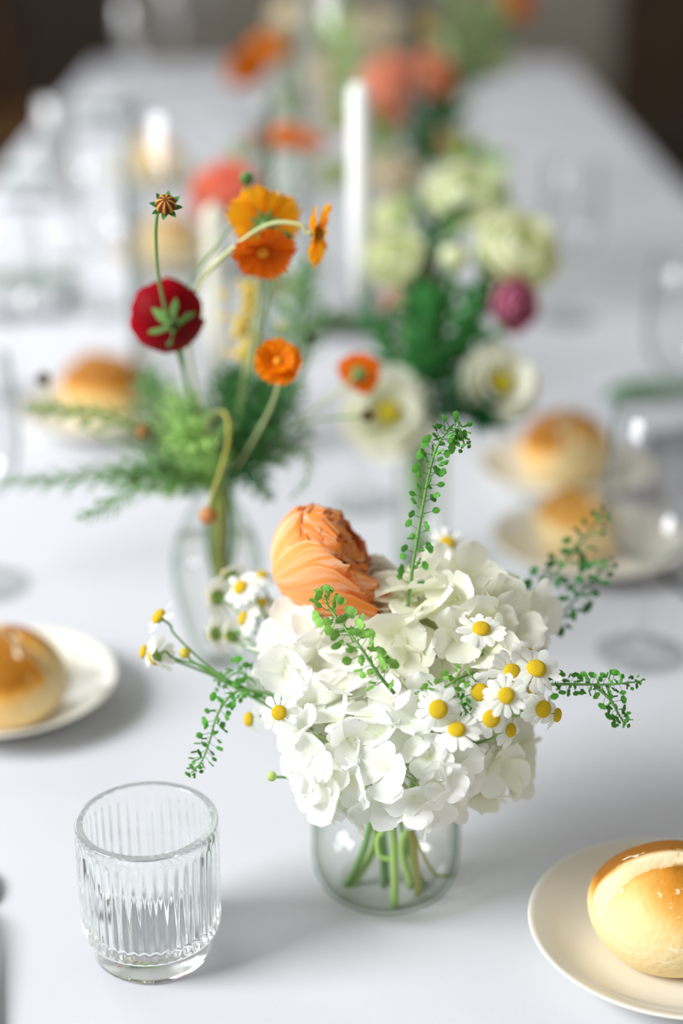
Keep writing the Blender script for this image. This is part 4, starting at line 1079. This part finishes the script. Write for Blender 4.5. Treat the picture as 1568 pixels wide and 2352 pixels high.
# ------------------------------------------------------------------ farther arrangements, melting into blur
CORAL = petal_mat('coral', 'FF6A42', 'FFA878', .45, .2, 'FFC49E', var=.08)
PEACH = petal_mat('peach', 'F89A50', 'FFC9A0', .45, .3, 'FBDCC8', var=.08)
CREAM = petal_mat('cream_petal', 'D8CBA0', 'EFE6CC', .4, .2, 'FFFFFF', var=.05)
RUST = petal_mat('rust_orange', 'B05A00', 'D87A10', .35, .2, 'E89A3A', var=.1)
def far_vase(label, x, y, r, h):
    c = G(x, y)
    vessel('bud_vase', label, 'vase', c, [(0, .001), (r, .001), (r, h * .7), (r * .8, h * .85), (r * .8, h), (r * .75, h), (r * .75, h * .85), (r - .002, h * .7), (r - .002, .006), (0, .006)], GLASS_GREEN, 32, [(0, .0065), (r - .0022, .0065), (r - .0022, h * .6), (0, h * .6)])
    return c, on_axis(c, h)
vA, mA = far_vase('far glass bud vase behind the nearer cylinder holding the coral bloom', 590, 800, .030, .17)
vB, mB = far_vase('far glass vase with peach blooms behind the white candle', 950, 560, .040, .20)
vC, mC = far_vase('farthest glass vase with the rust orange bloom', 640, 470, .035, .18)
vD, mD = far_vase('farthest shaded glass vase with bushy greens', 1050, 330, .040, .20)
def far(name, label, cat, x, y, u, face, r, mat, mouth, base, seed, layers=RUF, group='blooms of the far vases'):
    bloom(name, label, cat, P(x, y, u), CD(*face), px(r, u), layers, mat, [mouth.lerp(P(x, y, u), .45), mouth, base + V((0, 0, .02))], seed=seed, group=group)
far('coral_bloom', 'coral red blurred bloom behind the golden orange cosmos', 'flower', 512, 425, 2.15, (-.2, .5, .8), 66, CORAL, mA, vA, 31)
far('coral_bloom', 'small coral bloom just below the larger coral one', 'flower', 462, 470, 2.1, (-.6, .1, .7), 26, CORAL, mA, vA, 32)
far('pale_bloom', 'pale cream bloom low between cream candle and feathery plume', 'flower', 640, 650, 2.05, (.2, .3, .9), 34, LIS, mA, vA, 33)
far('orange_bloom', 'narrow orange bloom seen through the cylinder walls', 'flower', 655, 305, 2.3, (.0, .8, .4), 42, C_OR, mA, vA, 34, [(.6, 2.2, .8, 5, 0), (.9, 1.8, .8, 5, .05)])
far('orange_bloom', 'faint orange bloom on the window side of the narrow one', 'flower', 595, 312, 2.4, (-.3, .8, .4), 30, RUST, mA, vA, 35)
far('orange_bloom', 'faint orange bloom on the shaded side of the narrow one', 'flower', 715, 318, 2.4, (.3, .8, .4), 30, C_OR, mA, vA, 36)
far('peach_bloom', 'large peach bloom behind the top of the white candle', 'flower', 896, 185, 2.62, (-.2, .4, .9), 66, PEACH, mB, vB, 37)
far('peach_bloom', 'deeper orange bloom under the large peach one', 'flower', 885, 250, 2.7, (-.1, .1, .9), 44, C_YE, mB, vB, 38)
far('peach_bloom', 'peach pink bloom beyond the taller cylinder wall', 'flower', 1000, 165, 2.6, (.4, .3, .8), 50, PEACH, mB, vB, 39)
far('cream_bloom', 'cream bloom low behind the white candle beside leafy stems', 'flower', 905, 395, 2.4, (.2, .5, .8), 56, CREAM, mB, vB, 40)
far('cream_bloom', 'tall cream bloom at the frame top above the white candle', 'flower', 835, 70, 2.9, (-.1, .6, .7), 76, CREAM, mB, vB, 41)
far('rust_bloom', 'rust orange bloom standing alone at the far window side', 'flower', 566, 150, 3.0, (-.4, .4, .8), 46, RUST, mC, vC, 42)
far('golden_bloom', 'golden bloom touching the rust orange one', 'flower', 622, 108, 3.1, (.3, .5, .7), 36, C_YE, mC, vC, 43)
far('cream_bloom', 'pale cream bloom above the cylinder rim, far window side', 'flower', 730, 60, 3.2, (.1, .6, .7), 62, CREAM, mC, vC, 44)
far('mustard_bloom', 'mustard bloom high beside the peach pink one', 'flower', 985, 58, 3.0, (.3, .6, .6), 30, petal_mat('mustard', 'B0822A', 'CFA748', .3), mD, vD, 45)
far('orange_bloom', 'orange bloom peeking at the very top edge of the frame', 'flower', 1176, 2, 3.3, (.3, .4, .8), 42, C_OR, mD, vD, 46)
far('cream_bloom', 'greenish cream bloom in the far bushy greens', 'flower', 1120, 110, 3.2, (.3, .5, .8), 58, LIS, mD, vD, 47)
far('tan_bloom', 'tan bloom above the pale lisianthus crown', 'flower', 1050, 330, 2.5, (.3, .5, .7), 44, petal_mat('tan_petal', 'B08A52', 'D2B88A', .35), mB, vB, 48)
far('cream_bloom', 'pale cream bloom inside view of the taller cylinder, above the narrow orange one', 'flower', 748, 165, 2.95, (.0, .5, .8), 50, CREAM, mC, vC, 51)
far('cream_bloom', 'soft cream bloom between taller cylinder wall and white candle tip', 'flower', 775, 262, 2.8, (.1, .4, .8), 42, CREAM, mB, vB, 52)
far('pale_bloom', 'pale green bloom low behind the white candle, window side', 'flower', 762, 395, 2.5, (-.1, .4, .8), 40, LIS, mB, vB, 53)
far('cream_bloom', 'cream bloom at the frame top, nearest the window among the far ones', 'flower', 668, 28, 3.1, (-.2, .5, .7), 44, CREAM, mC, vC, 54)
for k, (pts, mt, n, sz, u, lab) in enumerate((
    ([(945, 470, 2.5), (960, 380, 2.55), (990, 290, 2.6), (1010, 220, 2.65)], LEAF_DARK, 18, 100, 2.6, 'dark leaves hanging beside the peach pink bloom'),
    ([(960, 470, 2.5), (990, 360, 2.6), (1030, 200, 2.75), (1040, 80, 2.85)], FAR_LEAF, 22, 90, 2.7, 'tall leafy stem behind the peach pink bloom'),
    ([(1050, 240, 3.1), (1085, 180, 3.1), (1110, 110, 3.15), (1130, 40, 3.2)], FAR_LEAF, 22, 95, 3.1, 'bushy pale green leaves at the far end of the table'),
    ([(1050, 240, 3.1), (1070, 160, 3.1), (1075, 80, 3.15), (1060, 10, 3.2)], FAR_LEAF, 20, 90, 3.1, 'bushy mid green leaves at the far end of the table'),
    ([(945, 460, 2.5), (900, 380, 2.55), (860, 300, 2.6), (790, 240, 2.65)], LEAF_LIGHT, 18, 80, 2.6, 'pale leaves behind the white taper candle'),
    ([(945, 460, 2.5), (880, 320, 2.6), (800, 150, 2.8), (760, 40, 2.9)], LEAF_LIGHT, 22, 80, 2.8, 'tall pale leaves inside view of the taller cylinder'),
    ([(640, 380, 2.9), (660, 260, 3.0), (690, 130, 3.1), (700, 20, 3.15)], FAR_LEAF, 18, 80, 3.0, 'pale leafy stem near the golden far bloom'),
    ([(590, 640, 2.1), (580, 520, 2.15), (545, 440, 2.2), (560, 330, 2.3)], LEAF_LIGHT, 12, 60, 2.1, 'pale leafy stem carrying the coral bloom'),
    ([(950, 480, 2.45), (1030, 400, 2.45), (1090, 350, 2.45), (1140, 380, 2.45)], LEAF_LIGHT, 14, 80, 2.4, 'pale leaves trailing above the lisianthus crown'),
)):
    leafy(lab, pts, mt, n, px(sz, u), 80 + k, group='leafy stems of the far vases')
